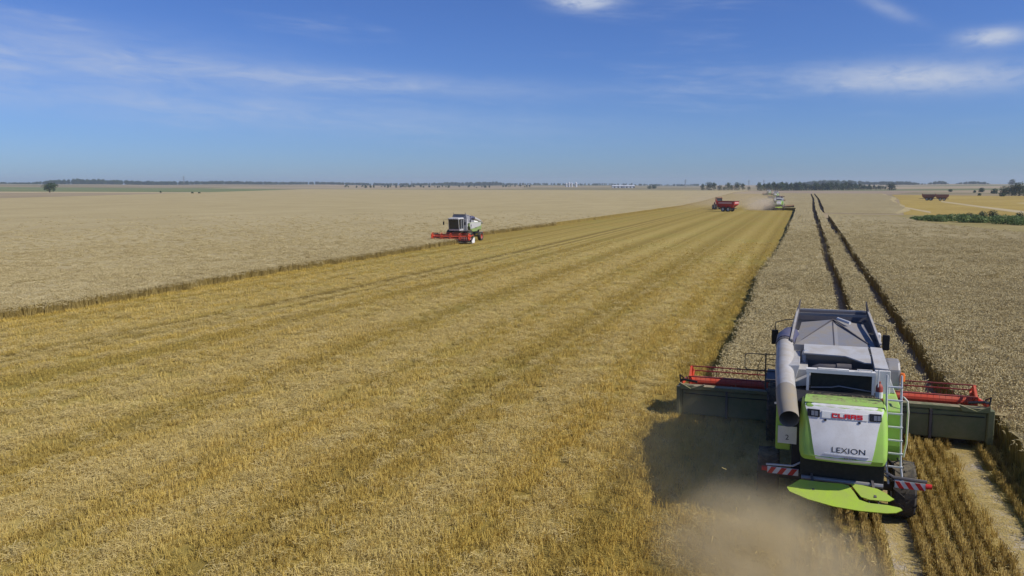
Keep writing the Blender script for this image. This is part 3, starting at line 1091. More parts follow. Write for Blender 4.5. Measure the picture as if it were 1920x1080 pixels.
tag(scatter('standing_wheat', wheat_v, *p_, base=tl, base_mat='canopy'), 'broad pale ripe standing wheat field on the left', 'wheat')


# ------------------------------------------------------------------ lettering
def text_geo(s, size, squash=1.0):
    """flat letters as verts (u, v) and faces, centred"""
    cu = bpy.data.curves.new('letters', 'FONT')
    cu.body = s
    cu.size = size
    cu.align_x = 'CENTER'
    cu.align_y = 'CENTER'
    cu.resolution_u = 3
    o = bpy.data.objects.new('letters', cu)
    COL.objects.link(o)
    dg = bpy.context.evaluated_depsgraph_get()
    me = bpy.data.meshes.new_from_object(o.evaluated_get(dg))
    v = [(p.co.x * squash, p.co.y) for p in me.vertices]
    f = [tuple(p.vertices) for p in me.polygons]
    bpy.data.objects.remove(o)
    bpy.data.curves.remove(cu)
    bpy.data.meshes.remove(me)
    return v, f


# block capitals drawn on a 5 x 6 grid: rectangles (x0, y0, x1, y1)
BLOCK = {
    'C': [(0, 0, 1.5, 6), (1.5, 4.6, 5, 6), (1.5, 0, 5, 1.4), (3.6, 3.9, 5, 4.6)],
    'L': [(0, 0, 1.5, 6), (1.5, 0, 5, 1.4)],
    'A': [(0, 0, 1.5, 6), (1.5, 4.6, 5, 6), (3.5, 0, 5, 4.6), (1.5, 2.0, 3.5, 3.2)],
    'S': [(0, 4.6, 5, 6), (0, 2.5, 1.5, 4.6), (1.5, 2.5, 5, 3.7), (3.5, 0, 5, 2.5), (0, 0, 3.5, 1.4)],
}


def wheel(root, x, y, r, w, side, name='wheel', rim='rim', lugs=16):
    """agricultural tyre with chevron lugs; the rim is its sub-part"""
    mb = MB()
    ri = r * 0.56
    hw = w / 2
    mb.lathe_x([(-hw * .82, ri), (-hw, ri + (r - ri) * .35), (-hw * .97, r * .90), (-hw * .80, r * .965), (hw * .80, r * .965), (hw * .97, r * .90), (hw, ri + (r - ri) * .35), (hw * .82, ri), (-hw * .82, ri)], x, y, r, 30)
    for k in range(lugs):
        for s in (-1, 1):
            a0 = 2 * math.pi * (k + (0.5 if s > 0 else 0)) / lugs
            da = 2 * math.pi / lugs * 0.85
            th = 2 * math.pi / lugs * 0.20
            r0, r1 = r * .94, r * 1.0
            def pt(xx, a, rr):
                return (x + xx, y + rr * math.cos(a), r + rr * math.sin(a))
            xi, xo = s * hw * 0.03, s * hw * 0.98
            b = [pt(xi, a0 + da, r0), pt(xo, a0, r0 * .97), pt(xo, a0 + th, r0 * .97), pt(xi, a0 + da + th, r0)]
            t_ = [pt(xi, a0 + da, r1), pt(xo, a0, r1 * .975), pt(xo, a0 + th, r1 * .975), pt(xi, a0 + da + th, r1)]
            mb.hexa(b, t_)
    t_ = mb.build(name, 'rubber', root)
    rm = MB()
    rm.lathe_x([(-hw * .8, ri * 1.0), (-hw * .7, ri * .93), (side * hw * .1 - .04, ri * .8), (side * hw * .1 - .02, ri * .3), (side * hw * .35, ri * .26), (side * hw * .35, 0.001)], x, y, r, 20)
    rm.lathe_x([(side * hw * .1, ri * .8), (hw * .7, ri * .93), (hw * .8, ri * 1.0)], x, y, r, 20)
    rm.build('rim', rim, t_, smooth=True)
    return t_


def loop_pts(x0, x1, z0, z1, y, c=0.06):
    """rounded rectangle in the x-z plane"""
    pts = []
    for cx, cz, a in ((x1 - c, z0 + c, -90), (x1 - c, z1 - c, 0), (x0 + c, z1 - c, 90), (x0 + c, z0 + c, 180)):
        for k in range(4):
            b = R(a + k * 30)
            pts.append((cx + c * math.cos(b), y, cz + c * math.sin(b)))
    return pts + [pts[0]]


HOOD_ROWS = [(2.84, -3.34, .80), (2.79, -3.41, .83), (2.62, -3.49, .85), (2.4, -3.575, .865), (2.05, -3.70, .87), (1.78, -3.765, .86), (1.67, -3.70, .835)]


def hood_y(z):
    zs = [r_[0] for r_ in HOOD_ROWS][::-1]
    return float(np.interp(z, zs, [r_[1] for r_ in HOOD_ROWS][::-1]))


def hood_hw(z):
    zs = [r_[0] for r_ in HOOD_ROWS][::-1]
    return float(np.interp(z, zs, [r_[2] for r_ in HOOD_ROWS][::-1]))


def hood_pt(t_, z, off=0.0):
    """point on the rounded rear hood: t from -1 (left side) to 1 (right side)"""
    a = abs(t_)
    hw = hood_hw(z)
    y = hood_y(z) - off + 0.06 * a * a
    if a <= 0.86:
        x = a
    else:
        q = (a - 0.86) / 0.14
        x = 0.86 + 0.14 * math.sin(q * math.pi / 2)
        y += 0.30 * (1 - math.cos(q * math.pi / 2))
    return (0.10 + math.copysign(x, t_) * (hw + off * (1 if a > .86 else 0)), y, z)


def make_combine(loc, rz, label, hx0, hx1, group=None, roll=0.0, second=False):
    root = empty('combine_harvester', loc, rz, label, 'combine', group)
    root.rotation_euler = (0, roll, rz)
    mb = MB
    # --- chassis and lower body
    b = mb()
    b.hexa([(-.92, -2.9, 1.05), (.92, -2.9, 1.05), (.92, 2.4, 1.2), (-.92, 2.4, 1.2)], [(-.92, -2.9, 2.72), (.92, -2.9, 2.72), (.92, 2.4, 2.8), (-.92, 2.4, 2.8)])
    b.box(-.55, .55, -2.4, 2.6, .75, 1.06)
    b.build('chassis', 'dark', root)
    b = mb()
    b.tube([(-1.35, -2.05, .66), (1.35, -2.05, .66)], .11)
    b.build('axle', 'sheet_dark', root)
    b = mb()
    b.tube([(-1.3, 2.25, .92), (1.3, 2.25, .92)], .18)
    b.build('axle', 'sheet_dark', root)
    # --- side panels, left and right: green skirts below, pale above
    for s in (-1, 1):
        g = mb()
        pr = [(-2.75, 1.5), (-2.9, 1.9), (-2.85, 2.66), (-1.7, 2.74), (1.5, 2.74), (1.7, 2.3), (1.25, 1.75), (.4, 1.45), (-1.2, 1.42), (-1.5, 1.62), (-2.3, 1.62)]
        g.prism(pr, 'x', s * .95, s * 1.27)
        g.build('side_panel', 'green_grey' if second else 'green', root, bev=0.035)
        if second:
            g = mb()
            g.prism([(-2.5, 2.15), (-2.78, 2.62), (-1.7, 2.70), (1.45, 2.70), (1.6, 2.3), (1.2, 1.85)], 'x', s * 1.275, s * 1.30)
            g.build('pale_side_sheet', 'pale', root, bev=.01)
        u = mb()
        u.hexa([(s * .93, -1.72, 2.745), (s * 1.24, -1.72, 2.745), (s * 1.24, 2.3, 2.745), (s * .93, 2.3, 2.745)],
               [(s * .80, -1.68, 3.26), (s * 1.08, -1.68, 3.24), (s * 1.08, 2.2, 3.36), (s * .80, 2.2, 3.40)])
        u.build('upper_side_panel', 'white' if second else 'pale', root, bev=0.02)
        vnt = mb()
        for k in range(5):
            vnt.box(s * 1.27, s * 1.285, -.9 + k * .12, -.84 + k * .12, 1.9, 2.5)
        vnt.build('air_grille', 'black', root)
    if second:
        d = mb()
        d.box(-1.262, -1.245, 1.15, 1.45, 2.8, 3.15)
        d.build('side_marking', 'black', root)
        d = mb()
        d.box(-1.315, -1.302, 1.05, 1.3, 2.2, 2.5)
        d.build('side_marking', 'black', root)
    # pale front corner panels behind the cab
    f = mb()
    f.box(-1.27, -.82, 2.32, 2.6, 1.75, 3.35)
    f.build('front_corner_panel', 'pale' if second else 'white', root, bev=0.03)
    f = mb()
    f.box(.82, 1.27, 2.32, 2.6, 1.75, 3.35)
    f.build('front_corner_panel', 'white', root, bev=0.03)
    # --- engine deck
    e = mb()
    e.box(-.92, .9, -1.6, -.22, 2.72, 2.80)
    e.box(-.5, .35, -1.3, -.45, 2.80, 2.98)
    e.build('engine_deck', 'dark', root)
    e = mb()
    e.tube([(-.52, -1.2, 2.8), (-.52, -1.2, 3.0), (-.46, -1.18, 3.09), (-.36, -1.16, 3.12), (.05, -1.12, 3.12)], .085, 10)
    e.tube([(.02, -1.12, 3.12), (.34, -1.1, 3.12)], .11, 12)
    e.build('air_pipe', 'sheet_dark', root, smooth=True)
    e = mb()
    e.tube([(-.72, -.55, 2.9), (-.72, -.55, 3.28), (-.70, -.62, 3.36), (-.66, -.76, 3.40)], .055, 10)
    e.build('exhaust_pipe', 'rail', root, smooth=True)
    # sheet over the engine, behind the tank
    e = mb()
    e.plate([(-.72, -.24, 3.46), (-.72, -.86, 3.36), (.22, -.86, 3.34), (.62, -1.25, 3.29), (.78, -1.25, 3.29), (.74, -.24, 3.46)], .03)
    e.build('engine_cover', 'pale', root)
    e = mb()
    e.plate([(.80, -.24, 3.47), (.80, -1.66, 3.28), (1.09, -1.66, 3.26), (1.06, -.24, 3.46)], .03)
    e.build('side_cover', 'pale', root)
    e = mb()
    e.box(.80, 1.12, -1.78, -1.70, 2.70, 3.27)
    e.build('engine_side_wall', 'white', root, bev=.012)
    e = mb()
    e.box(-.95, -.62, -1.4, -.3, 2.80, 3.10)
    e.prism([(-.90, 2.85), (-.55, 3.05), (-.55, 2.8), (-.90, 2.74)], 'y', -1.75, -1.45)
    e.build('hydraulic_tank', 'pale' if not second else 'dark', root, bev=.02)
    # --- radiator screen with white frame and wiper
    e = mb()
    e.box(-.56, .76, -1.86, -1.74, 2.45, 3.16)
    e.build('radiator_screen', 'screen', root)
    fr = mb()
    fr.box(-.66, .80, -1.96, -1.80, 3.165, 3.25)
    fr.bar((-.62, -1.93, 2.6), (-.62, -1.93, 3.165), .055)
    fr.bar((.76, -1.93, 2.6), (.76, -1.93, 3.165), .055)
    fr.box(-.40, .25, -1.95, -1.84, 3.25, 3.275)
    fr.bar((.42, -1.90, 3.29), (.74, -1.90, 3.29), .025)
    fr.bar((.45, -1.90, 3.25), (.45, -1.90, 3.29), .025)
    fr.bar((.72, -1.90, 3.25), (.72, -1.90, 3.29), .025)
    fr.build('radiator_frame', 'white', root)
    fr = mb()
    fr.tube([(-.55, -1.91, 2.80), (-.1, -1.92, 2.84), (.05, -1.93, 2.88), (.2, -1.92, 2.86), (.72, -1.91, 2.80)], .014, 6)
    fr.build('wiper_arm', 'sheet', root)
    # --- rear hood
    ts = [-1, -.98, -.95, -.92, -.89, -.86, -.6, -.3, 0, .3, .6, .86, .89, .92, .95, .98, 1]
    h = mb()
    vs, fs = [], []
    zs = [r_[0] for r_ in HOOD_ROWS]
    zz = sorted(set(zs + [2.72, 2.5, 2.22, 1.9]), reverse=True)
    for z in zz:
        row = [hood_pt(t_, z) for t_ in ts]
        row = [(row[0][0], -2.86, z)] + row + [(row[-1][0], -2.86, z)]
        vs += row
    n = len(ts) + 2
    for i in range(len(zz) - 1):
        for k in range(n - 1):
            fs.append((i * n + k, i * n + k + 1, (i + 1) * n + k + 1, (i + 1) * n + k))
    h.add(vs, fs)
    hood = h.build('rear_hood', 'green', root, smooth=True)
    h = mb()
    vs, fs = [], []
    tz = [(2.842, -3.34, .80), (2.875, -3.24, .80), (2.88, -3.10, .79), (2.87, -2.86, .78), (2.83, -2.62, .76)]
    for i, (z, y, hw) in enumerate(tz):
        for k, t_ in enumerate((-1, -.97, -.6, -.2, .2, .6, .97, 1)):
            vs.append((.1 + hw * t_, y + (.28 * max(0, abs(t_) - .9) * 10 if i == 0 else 0) * .12, z - (.05 if abs(t_) == 1 else 0)))
    for i in range(len(tz) - 1):
        for k in range(7):
            fs.append((i * 8 + k, i * 8 + k + 1, (i + 1) * 8 + k + 1, (i + 1) * 8 + k))
    m0 = len(vs)
    for i in range(len(tz)):
        for k in (0, 7):
            x, y, z = vs[i * 8 + k]
            vs.append((x, y, 2.70))
    for i in range(len(tz) - 1):
        fs.append((i * 8, (i + 1) * 8, m0 + (i + 1) * 2, m0 + i * 2))
        fs.append((i * 8 + 7, m0 + i * 2 + 1, m0 + (i + 1) * 2 + 1, (i + 1) * 8 + 7))
    h.add(vs, fs)
    h.build('hood_top', 'green_dusty', root, smooth=True)
    # white panel, its edges leaning in towards the bottom
    h = mb()
    vs, fs = [], []
    zz = [2.835, 2.81, 2.74, 2.62, 2.5, 2.35, 2.2, 2.05, 1.9, 1.76, 1.715]
    lim = lambda z: float(np.interp(z, [1.7, 2.0, 2.4, 2.85], [.62, .68, .76, .92]))
    uu = [-1, -.8, -.5, -.2, .2, .5, .8, 1]
    for z in zz:
        for u in uu:
            vs.append(hood_pt(u * lim(z), z, .012))
    nn = len(vs)
    for z in zz:
        for u in uu:
            vs.append(hood_pt(u * lim(z), z, -.012))
    w_ = len(uu)
    for i in range(len(zz) - 1):
        for k in range(w_ - 1):
            q = (i * w_ + k, i * w_ + k + 1, (i + 1) * w_ + k + 1, (i + 1) * w_ + k)
            fs.append(q)
        for k, kk in ((0, 0), (w_ - 1, w_ - 1)):
            fs.append((i * w_ + k, (i + 1) * w_ + k, nn + (i + 1) * w_ + k, nn + i * w_ + k))
    for i in (0, len(zz) - 1):
        for k in range(w_ - 1):
            fs.append((i * w_ + k, i * w_ + k + 1, nn + i * w_ + k + 1, nn + i * w_ + k))
    h.add(vs, fs)
    h.build('white_panel', 'white', hood, smooth=True)
    # name plate, lamps, emblem, lettering
    def on_hood(mbx, rects, off, th, mi=0):
        for x0, z0, x1, z1 in rects:
            q = []
            for x, z in ((x0, z0), (x1, z0), (x1, z1), (x0, z1)):
                q.append((.1 + x, hood_y(z) + .06 * (x / .86) ** 2 - off, z))
            q2 = [(x, y - th, z) for x, y, z in q]
            mbx.hexa([q[0], q[1], q2[1], q2[0]], [q[3], q[2], q2[2], q2[3]], mi)
    p = mb()
    on_hood(p, [(-.43, 2.575, -.2, 2.70), (-.2, 2.575, .2, 2.70), (.2, 2.575, .46, 2.70)], .011, .016)
    p.build('name_plate', 'sign_white', hood)
    if not second:
        p = mb()
        for k, ch in enumerate('CLAAS'):
            for x0, y0, x1, y1 in BLOCK[ch]:
                sx, sz = .0212, .0142
                bx = -.235 + k * .122
                on_hood(p, [(bx + x0 * sx, 2.595 + y0 * sz, bx + x1 * sx, 2.595 + y1 * sz)], .029, .006)
        p.build('red_emblem_letters', 'emblem', hood)
        v, f_ = text_geo('LEXION', .155, 1.22)
        p = mb()
        p.add([(.20 + u, hood_y(1.955 + w) + .06 * ((.10 + u) / .86) ** 2 - .016, 1.955 + w) for u, w in v], f_)
        p.build('model_lettering', 'black', hood)
        p = mb()
        on_hood(p, [(.02 + k * .03, 1.80, .04 + k * .03, 1.818) for k in range(8)], .014, .003)
        p.build('small_lettering', 'sheet_dark', hood)
        p = mb()
        on_hood(p, [(-.36, 1.855, -.1, 1.878), (-.1, 1.855, .2, 1.874), (.2, 1.855, .5, 1.870)], .012, .014)
        p.build('trim_bar', 'rail', hood)
    for x_ in (-.36, .30):
        p = mb()
        on_hood(p, [(x_ - .022, 2.515, x_ + .022, 2.55)], .008, .02)
        p.build('hood_latch', 'black', hood)
    for s in (-1, 1):
        p = mb()
        a, c = (-.72, -.47) if s < 0 else (.49, .72)
        on_hood(p, [(a, 2.575, c, 2.72)], .008, .024)
        l_ = p.build('rear_lamp', 'black', hood, bev=.008)
        p = mb()
        on_hood(p, [(a + .08, 2.60, a + .14, 2.69), (a + .15, 2.60, a + .21, 2.69)], .030, .008)
        p.build('lamp_glass', 'lampglass', l_)
    # --- chopper housing below the hood, with spreader board
    c = mb()
    c.hexa([(-.72, -3.28, 1.0), (.93, -3.28, 1.0), (.93, -2.6, 1.0), (-.72, -2.6, 1.0)], [(-.74, -3.36, 1.70), (.94, -3.36, 1.70), (.94, -2.6, 1.70), (-.74, -2.6, 1.70)])
    c.build('straw_chopper', 'screen', root, bev=.02)
    c = mb()
    for k in range(9):
        x = -.6 + k * .175
        c.prism([(-3.30, .98), (-3.85, .84), (-3.85, .90), (-3.30, 1.05)], 'x', x, x + .02)
    c.build('spreader_fins', 'sheet_dark', root)
    c = mb()
    out_ = [(-.98, .10), (-.93, .02), (-.55, -.13), (-.05, -.26), (.45, -.335), (.95, -.37), (1.12, -.36), (1.24, -.31), (1.20, -.27), (.98, -.225), (.62, -.19), (.44, -.13), (.34, .02), (.24, .14), (.1, .17), (-.3, .20), (-.72, .25)]
    tl_ = R(38)
    top = [(x, -3.72 + v * math.cos(tl_) * 1.25, 1.02 + v * math.sin(tl_) * 1.25) for x, v in [(x, v + .11 * x) for x, v in out_]]
    c.plate(top, -.03)
    c.build('spreader_board', 'lime', root)
    c = mb()
    top = [(x, -3.70 + v * math.cos(tl_) * 1.25, 1.03 + v * math.sin(tl_) * 1.25) for x, v in [(x, v + .11 * x) for x, v in [(.28, .16), (.38, .03), (.48, -.09), (.64, -.14), (1.0, -.17), (1.10, -.13), (.95, -.02), (.8, .06), (.5, .13)]]]
    c.plate(top, -.03)
    c.build('spreader_board', 'lime', root)
    if not second:
        cf = mb()
        rq = random.Random(5)
        for k in range(420):
            z_ = rq.random()
            if z_ < .45:
                c0 = Vector((.1 + rq.uniform(-.72, .72), rq.uniform(-3.2, -2.65), 2.882))
            elif z_ < .7:
                c0 = Vector((rq.uniform(-.85, .8), rq.uniform(-1.5, -.3), 2.81))
            else:
                c0 = Vector((rq.uniform(hx0, hx1), rq.uniform(3.38, 3.6), 1.178))
            aa = rq.uniform(0, 6.283)
            d0 = Vector((math.cos(aa), math.sin(aa), rq.gauss(0, .15))) * rq.uniform(.015, .05)
            k0 = Vector((-math.sin(aa), math.cos(aa), 0)) * .005
            cf.add([c0 - d0 - k0, c0 - d0 + k0, c0 + d0 + k0, c0 + d0 - k0], [(0, 1, 2, 3)])
        cf = cf.build('settled_chaff', 'straw_dust', root)
        cf['kind'] = 'stuff'
    for x in (-.5, .7):
        c = mb()
        c.bar((x, -3.2, 1.25), (x + .05, -3.72, 1.0), .05)
        c.build('spreader_bracket', 'sheet_dark', root)
    c = mb()
    c.prism([(-3.25, .78), (-2.4, .78), (-2.4, .98), (-3.25, .88)], 'x', -.08, .28)
    c.build('tow_hitch', 'sheet_dark', root)
    c = mb()
    c.tube([(-.7, -3.34, 1.13), (.92, -3.34, 1.13)], .05, 8)
    c.build('chopper_bar', 'sheet', root)
    # --- ladder at the rear right, with rails
    la = mb()
    for x in (.99, 1.27):
        la.tube([(x + .06, -3.02, 1.08), (x, -2.98, 1.5), (x - .04, -2.9, 2.9), (x - .05, -2.88, 3.45)], .022, 6)
    lad = la.build('rear_ladder', 'rail', root)
    for k in range(8):
        z = 1.18 + k * .29
        rg_ = mb()
        xo = .06 - .10 * (z - 1.08) / 2.4
        rg_.bar((.99 + xo, -3.0 + .05 * k / 8, z), (1.27 + xo, -3.0 + .05 * k / 8, z), .05, .028)
        rg_.build('rung', 'rail', lad)
    la = mb()
    la.tube([(1.36, -2.62, 1.58), (1.40, -2.66, 1.9), (1.40, -2.70, 2.6), (1.38, -2.68, 2.84), (1.32, -2.6, 2.9), (1.27, -2.4, 2.88)], .02, 6)
    la.build('grab_rail', 'cream', root)
    la = mb()
    la.tube([(.84, -2.2, 2.7), (.84, -2.2, 3.38)], .016, 6)
    la.build('deck_rail', 'rail', root)
    # dusty plastic guard and beacon on the right flank
    la = mb()
    la.prism([(-.95, 2.62), (-.95, 3.12), (-.75, 3.28), (-.35, 3.28), (-.35, 2.62)], 'x', 1.13, 1.42)
    la.build('side_guard', 'sheet', root, bev=.05)
    la = mb()
    la.tube([(1.46, -.9, 2.62), (1.46, -.9, 2.86)], .02, 6)
    bs = la.build('beacon_stalk', 'rail', root)
    la = mb()
    la.lathe_z([(.001, 2.85), (.065, 2.85), (.065, 2.99), (.05, 3.04), (.001, 3.055)], 1.46, -.9, 12)
    la.build('beacon', 'orange', bs, smooth=True)
    # fire extinguisher at the radiator corner
    la = mb()
    la.lathe_z([(.001, 2.62), (.07, 2.62), (.075, 2.66), (.075, 2.98), (.05, 3.04), (.025, 3.06), (.025, 3.11), (.001, 3.11)], .87, -2.15, 12)
    fe = la.build('fire_extinguisher', 'red_dark', root, smooth=True)
    la = mb()
    la.lathe_z([(.077, 2.74), (.077, 2.88)], .87, -2.15, 12)
    la.build('white_band', 'sign_white', fe)
    # number plate on the left panel
    la = mb()
    la.box(-1.22, -.82, -2.935, -2.915, 1.72, 2.12)
    pl = la.build('number_plate', 'sign_white', root)
    if not second:
        v, f_ = text_geo('2', .17)
        la = mb()
        la.add([(-1.02 + u, -2.938, 1.86 + w) for u, w in v], f_)
        la.build('plate_digit', 'black', pl)
    la = mb()
    la.bar((-1.30, -2.55, 2.53), (-1.18, -2.8, 2.62), .05)
    la.build('reflector', 'sign_white', root)
    # --- warning boards with arms
    for s in (-1, 1):
        x0, x1 = (-1.42, -.76) if s < 0 else (1.17, 1.75)
        bd = mb()
        bd.box(x0, x1, -3.06, -3.03, 1.03, 1.18)
        board = bd.build('warning_board', 'sign_white', root)
        st = mb()
        k = 0
        w_ = (x1 - x0) / 6
        for k in range(0, 6, 2):
            a = x0 + k * w_ + w_ * .35
            sl = .10 * s * -1
            lo, hi = a - sl * .5, a + sl * .5
            st.hexa([(max(x0, lo), -3.066, 1.03), (min(x1, lo + w_), -3.066, 1.03), (min(x1, lo + w_), -3.061, 1.03), (max(x0, lo), -3.061, 1.03)],
                    [(max(x0, hi), -3.066, 1.18), (min(x1, hi + w_), -3.066, 1.18), (min(x1, hi + w_), -3.061, 1.18), (max(x0, hi), -3.061, 1.18)])
        st.build('red_stripes', 'sign_red', board)
        ar = mb()
        xe = x0 if s < 0 else x1
        xi = -.70 if s < 0 else .96
        ar.tube([(xi, -2.98, 1.34), (xi + s * .18, -3.02, 1.24), (xe + s * .03, -3.02, 1.215)], .035 if s > 0 else .022, 7)
        ar.build('board_arm', 'sheet_dark' if s > 0 else 'rail', root)
        ar = mb()
        ar.lathe_x([(-.06, .001), (-.06, .055), (.06, .055), (.06, .001)], xe + s * .06, -3.03, 1.12, 12)
        ar.build('marker_lamp', 'sign_red', root)
    # hoses at the rear axle
    ho = mb()
    ho.tube([(.92, -2.95, 1.45), (.95, -3.05, 1.28), (1.08, -3.06, 1.2), (1.3, -2.9, 1.16), (1.42, -2.6, 1.1)], .022, 6)
    ho.tube([(1.0, -2.85, 1.62), (1.12, -2.9, 1.5), (1.24, -2.85, 1.56), (1.22, -2.7, 1.64)], .02, 6)
    ho.build('hydraulic_hose', 'black', root)
    # --- wheels
    for s in (-1, 1):
        wheel(root, s * 1.43, -2.05, .64, .48, s, 'rear_wheel', 'rim_red' if second else 'rim')
        wheel(root, s * 1.33, 2.25, .92, .66, s, 'front_wheel', 'rim', 20)
    # --- grain tank
    zb, zt = 2.80, 3.46
    ta = mb()
    X0, X1 = -1.24, 1.22
    q = [(-1.03, -.22), (1.03, -.22), (1.03, 2.2), (-1.03, 2.2)]
    def wall(a0, a1, b1, b0, th=.03):
        ta.plate([a0, a1, b1, b0], th)
    wall((X0, -.22, zb), (X1, -.22, zb), (1.04, -.22, zt), (-1.04, -.22, zt), -.03)
    wall((X1, -.22, zb), (X1, 2.2, zb), (.96, 2.15, 3.9), (1.04, -.22, zt), -.03)
    wall((X1, 2.25, zb), (X0, 2.25, zb), (-.96, 2.2, 3.9), (.96, 2.2, 3.9), -.03)
    wall((X0, 2.2, zb), (X0, -.22, zb), (-1.04, -.22, zt), (-.96, 2.15, 3.9), -.03)
    ta.build('grain_tank', 'sheet', root)
    # extension flaps: left, right, front, and the raised corners
    fl = mb()
    fl.plate([(-1.045, -.20, 3.47), (-.88, 2.2, 3.93), (-.86, 2.25, 4.27), (-.92, 2.05, 4.02), (-1.02, -.22, 3.56)], .025)
    fl.build('tank_flap', 'sheet_dark', root)
    fl = mb()
    fl.plate([(1.045, -.20, 3.47), (1.02, -.22, 3.56), (.92, 2.05, 4.02), (.86, 2.25, 4.27), (.88, 2.2, 3.93)], .025)
    fl.build('tank_flap', 'sheet_dark', root)
    fl = mb()
    fl.plate([(-.87, 2.16, 3.70), (.87, 2.16, 3.70), (.86, 2.24, 3.96), (-.86, 2.24, 3.96)], .025)
    fl.build('tank_flap', 'sheet_dark', root)
    fl = mb()
    fl.bar((-1.03, -.21, 3.57), (-.90, 2.2, 4.02), .05)
    fl.bar((1.03, -.21, 3.57), (.90, 2.2, 4.02), .05)
    fl.bar((-.87, 2.25, 3.985), (.87, 2.25, 3.985), .045)
    fl.build('flap_rim', 'tube', root)
    # sloping sheets inside, with a fold down the middle
    i_ = mb()
    A, B = (-.95, -.16, 3.40), (.95, -.16, 3.40)
    Cc, D = (.80, 1.85, 3.66), (-.80, 1.85, 3.66)
    m0, m1 = (0.0, -.16, 3.36), (0.0, 1.80, 3.78)
    i_.plate([A, m0, m1, D], .02)
    i_.plate([m0, B, Cc, m1], .02)
    i_.build('tank_cover_sheet', 'sheet', root)
    i_ = mb()
    i_.bar((-.8, .2, 3.47), (0, 1.75, 3.81), .03)
    i_.bar((.8, .2, 3.47), (0, 1.75, 3.81), .03)
    i_.bar((0, -.1, 3.39), (0, 1.8, 3.80), .025)
    i_.build('cover_strut', 'sheet_dark', root)
    i_ = mb()
    i_.tube([(.12, 1.75, 3.84), (.42, 1.45, 3.78)], .045, 8)
    i_.build('filling_auger', 'rail', root)
    # --- unloading tube folded back along the left side
    u = mb()
    u.tube([(-.95, .95, 2.9), (-1.0, .92, 3.3), (-1.08, .75, 3.48), (-1.16, .45, 3.46), (-1.18, .05, 3.40)], [.23, .24, .25, .245, .235], 16)
    u.build('tube_elbow', 'blue_grey', root, smooth=True)
    u = mb()
    u.tube([(-1.18, .06, 3.40), (-1.14, -1.6, 3.05), (-1.08, -2.55, 2.83)], .215, 20, caps=False)
    ut = u.build('unloading_tube', 'tube', root, smooth=True)
    u = mb()
    u.tube([(-1.08, -2.53, 2.835), (-1.04, -3.15, 2.70), (-.98, -3.70, 2.53)], [.225, .222, .205], 20, caps=False)
    u.tube([(-1.05, -3.0, 2.73), (-1.045, -3.02, 2.725)], [.19, .001], 20, caps=False)
    u.build('rubber_spout', 'spout', ut, smooth=True)
    u = mb()
    u.tube([(-1.18, .02, 3.392), (-1.178, -.08, 3.368)], .235, 20)
    u.build('clamp_ring', 'sheet_dark', ut)
    # --- cab
    c = mb()
    c.hexa([(-.80, 2.65, 1.75), (.80, 2.65, 1.75), (.74, 4.05, 1.75), (-.74, 4.05, 1.75)], [(-.80, 2.65, 2.0), (.80, 2.65, 2.0), (.78, 4.12, 2.0), (-.78, 4.12, 2.0)])
    cab = c.build('cab', 'pale', root, bev=.03)
    c = mb()
    c.hexa([(-.76, 2.70, 2.0), (.76, 2.70, 2.0), (.74, 4.08, 2.0), (-.74, 4.08, 2.0)], [(-.76, 2.70, 3.36), (.76, 2.70, 3.36), (.72, 4.28, 3.36), (-.72, 4.28, 3.36)])
    c.build('cab_glass', 'glass', cab, bev=.05)
    for s in (-1, 1):
        for p0, p1, w_ in (((s * .765, 2.72, 2.0), (s * .765, 2.72, 3.36), .09), ((s * .745, 4.09, 2.0), (s * .725, 4.29, 3.36), .06), ((s * .765, 3.35, 2.0), (s * .755, 3.4, 3.36), .05)):
            c = mb()
            c.bar(p0, p1, w_)
            c.build('cab_pillar', 'pale' if second else 'white', cab)
    c = mb()
    c.hexa([(-.88, 2.6, 3.36), (.88, 2.6, 3.36), (.84, 4.5, 3.36), (-.84, 4.5, 3.36)], [(-.78, 2.7, 3.58), (.78, 2.7, 3.58), (.70, 4.35, 3.54), (-.70, 4.35, 3.54)])
    rf = c.build('cab_roof', 'pale' if second else 'white', cab, bev=.05)
    for k in range(6):
        x = -.62 + k * .25
        c = mb()
        c.box(x - .07, x + .07, 4.46, 4.51, 3.40, 3.48)
        c.build('work_lamp', 'lampglass', rf)
    c = mb()
    c.hexa([(-.25, 3.0, 2.0), (.25, 3.0, 2.0), (.25, 3.45, 2.0), (-.25, 3.45, 2.0)], [(-.22, 2.98, 2.9), (.22, 2.98, 2.9), (.22, 3.1, 2.9), (-.22, 3.1, 2.9)])
    c.build('driver_seat', 'dark', cab)
    for s in (-1, 1):
        a = mb()
        a.tube([(s * .84, 3.9, 3.42), (s * 1.25, 4.0, 3.36), (s * 1.55, 4.02, 3.26), (s * 1.56, 4.02, 3.0)], .018, 6)
        ma = a.build('mirror_arm', 'rail_dark', root)
        a = mb()
        a.box(s * 1.56 - .1, s * 1.56 + .1, 3.97, 4.05, 2.56, 3.02)
        a.build('mirror', 'black', ma, bev=.03)
    # platform and rails on the left of the cab
    p = mb()
    p.box(-1.75, -.82, 2.65, 4.0, 1.70, 1.75)
    p.build('platform', 'sheet_dark', root)
    p = mb()
    y = 3.7
    p.tube(loop_pts(-2.42, -1.80, 1.76, 2.28, y, .09), .017, 6)
    p.tube(loop_pts(-1.80, -1.48, 1.76, 2.30, y - .05, .06), .017, 6)
    p.tube([(-1.80, y - .02, 1.2), (-1.80, y - .02, 2.32)], .026, 6)
    p.tube([(-1.80, y, 2.14), (-1.48, y - .05, 2.14)], .012, 6)
    p.tube([(-1.80, y, 1.96), (-1.48, y - .05, 1.96)], .012, 6)
    p.tube([(-1.90, y, 2.2), (-2.02, y, 1.9), (-2.04, y, 1.6), (-1.92, y, 1.4), (-1.80, y, 1.32)], .012, 6)
    p.build('hand_rail', 'rail_dark', root)
    p = mb()
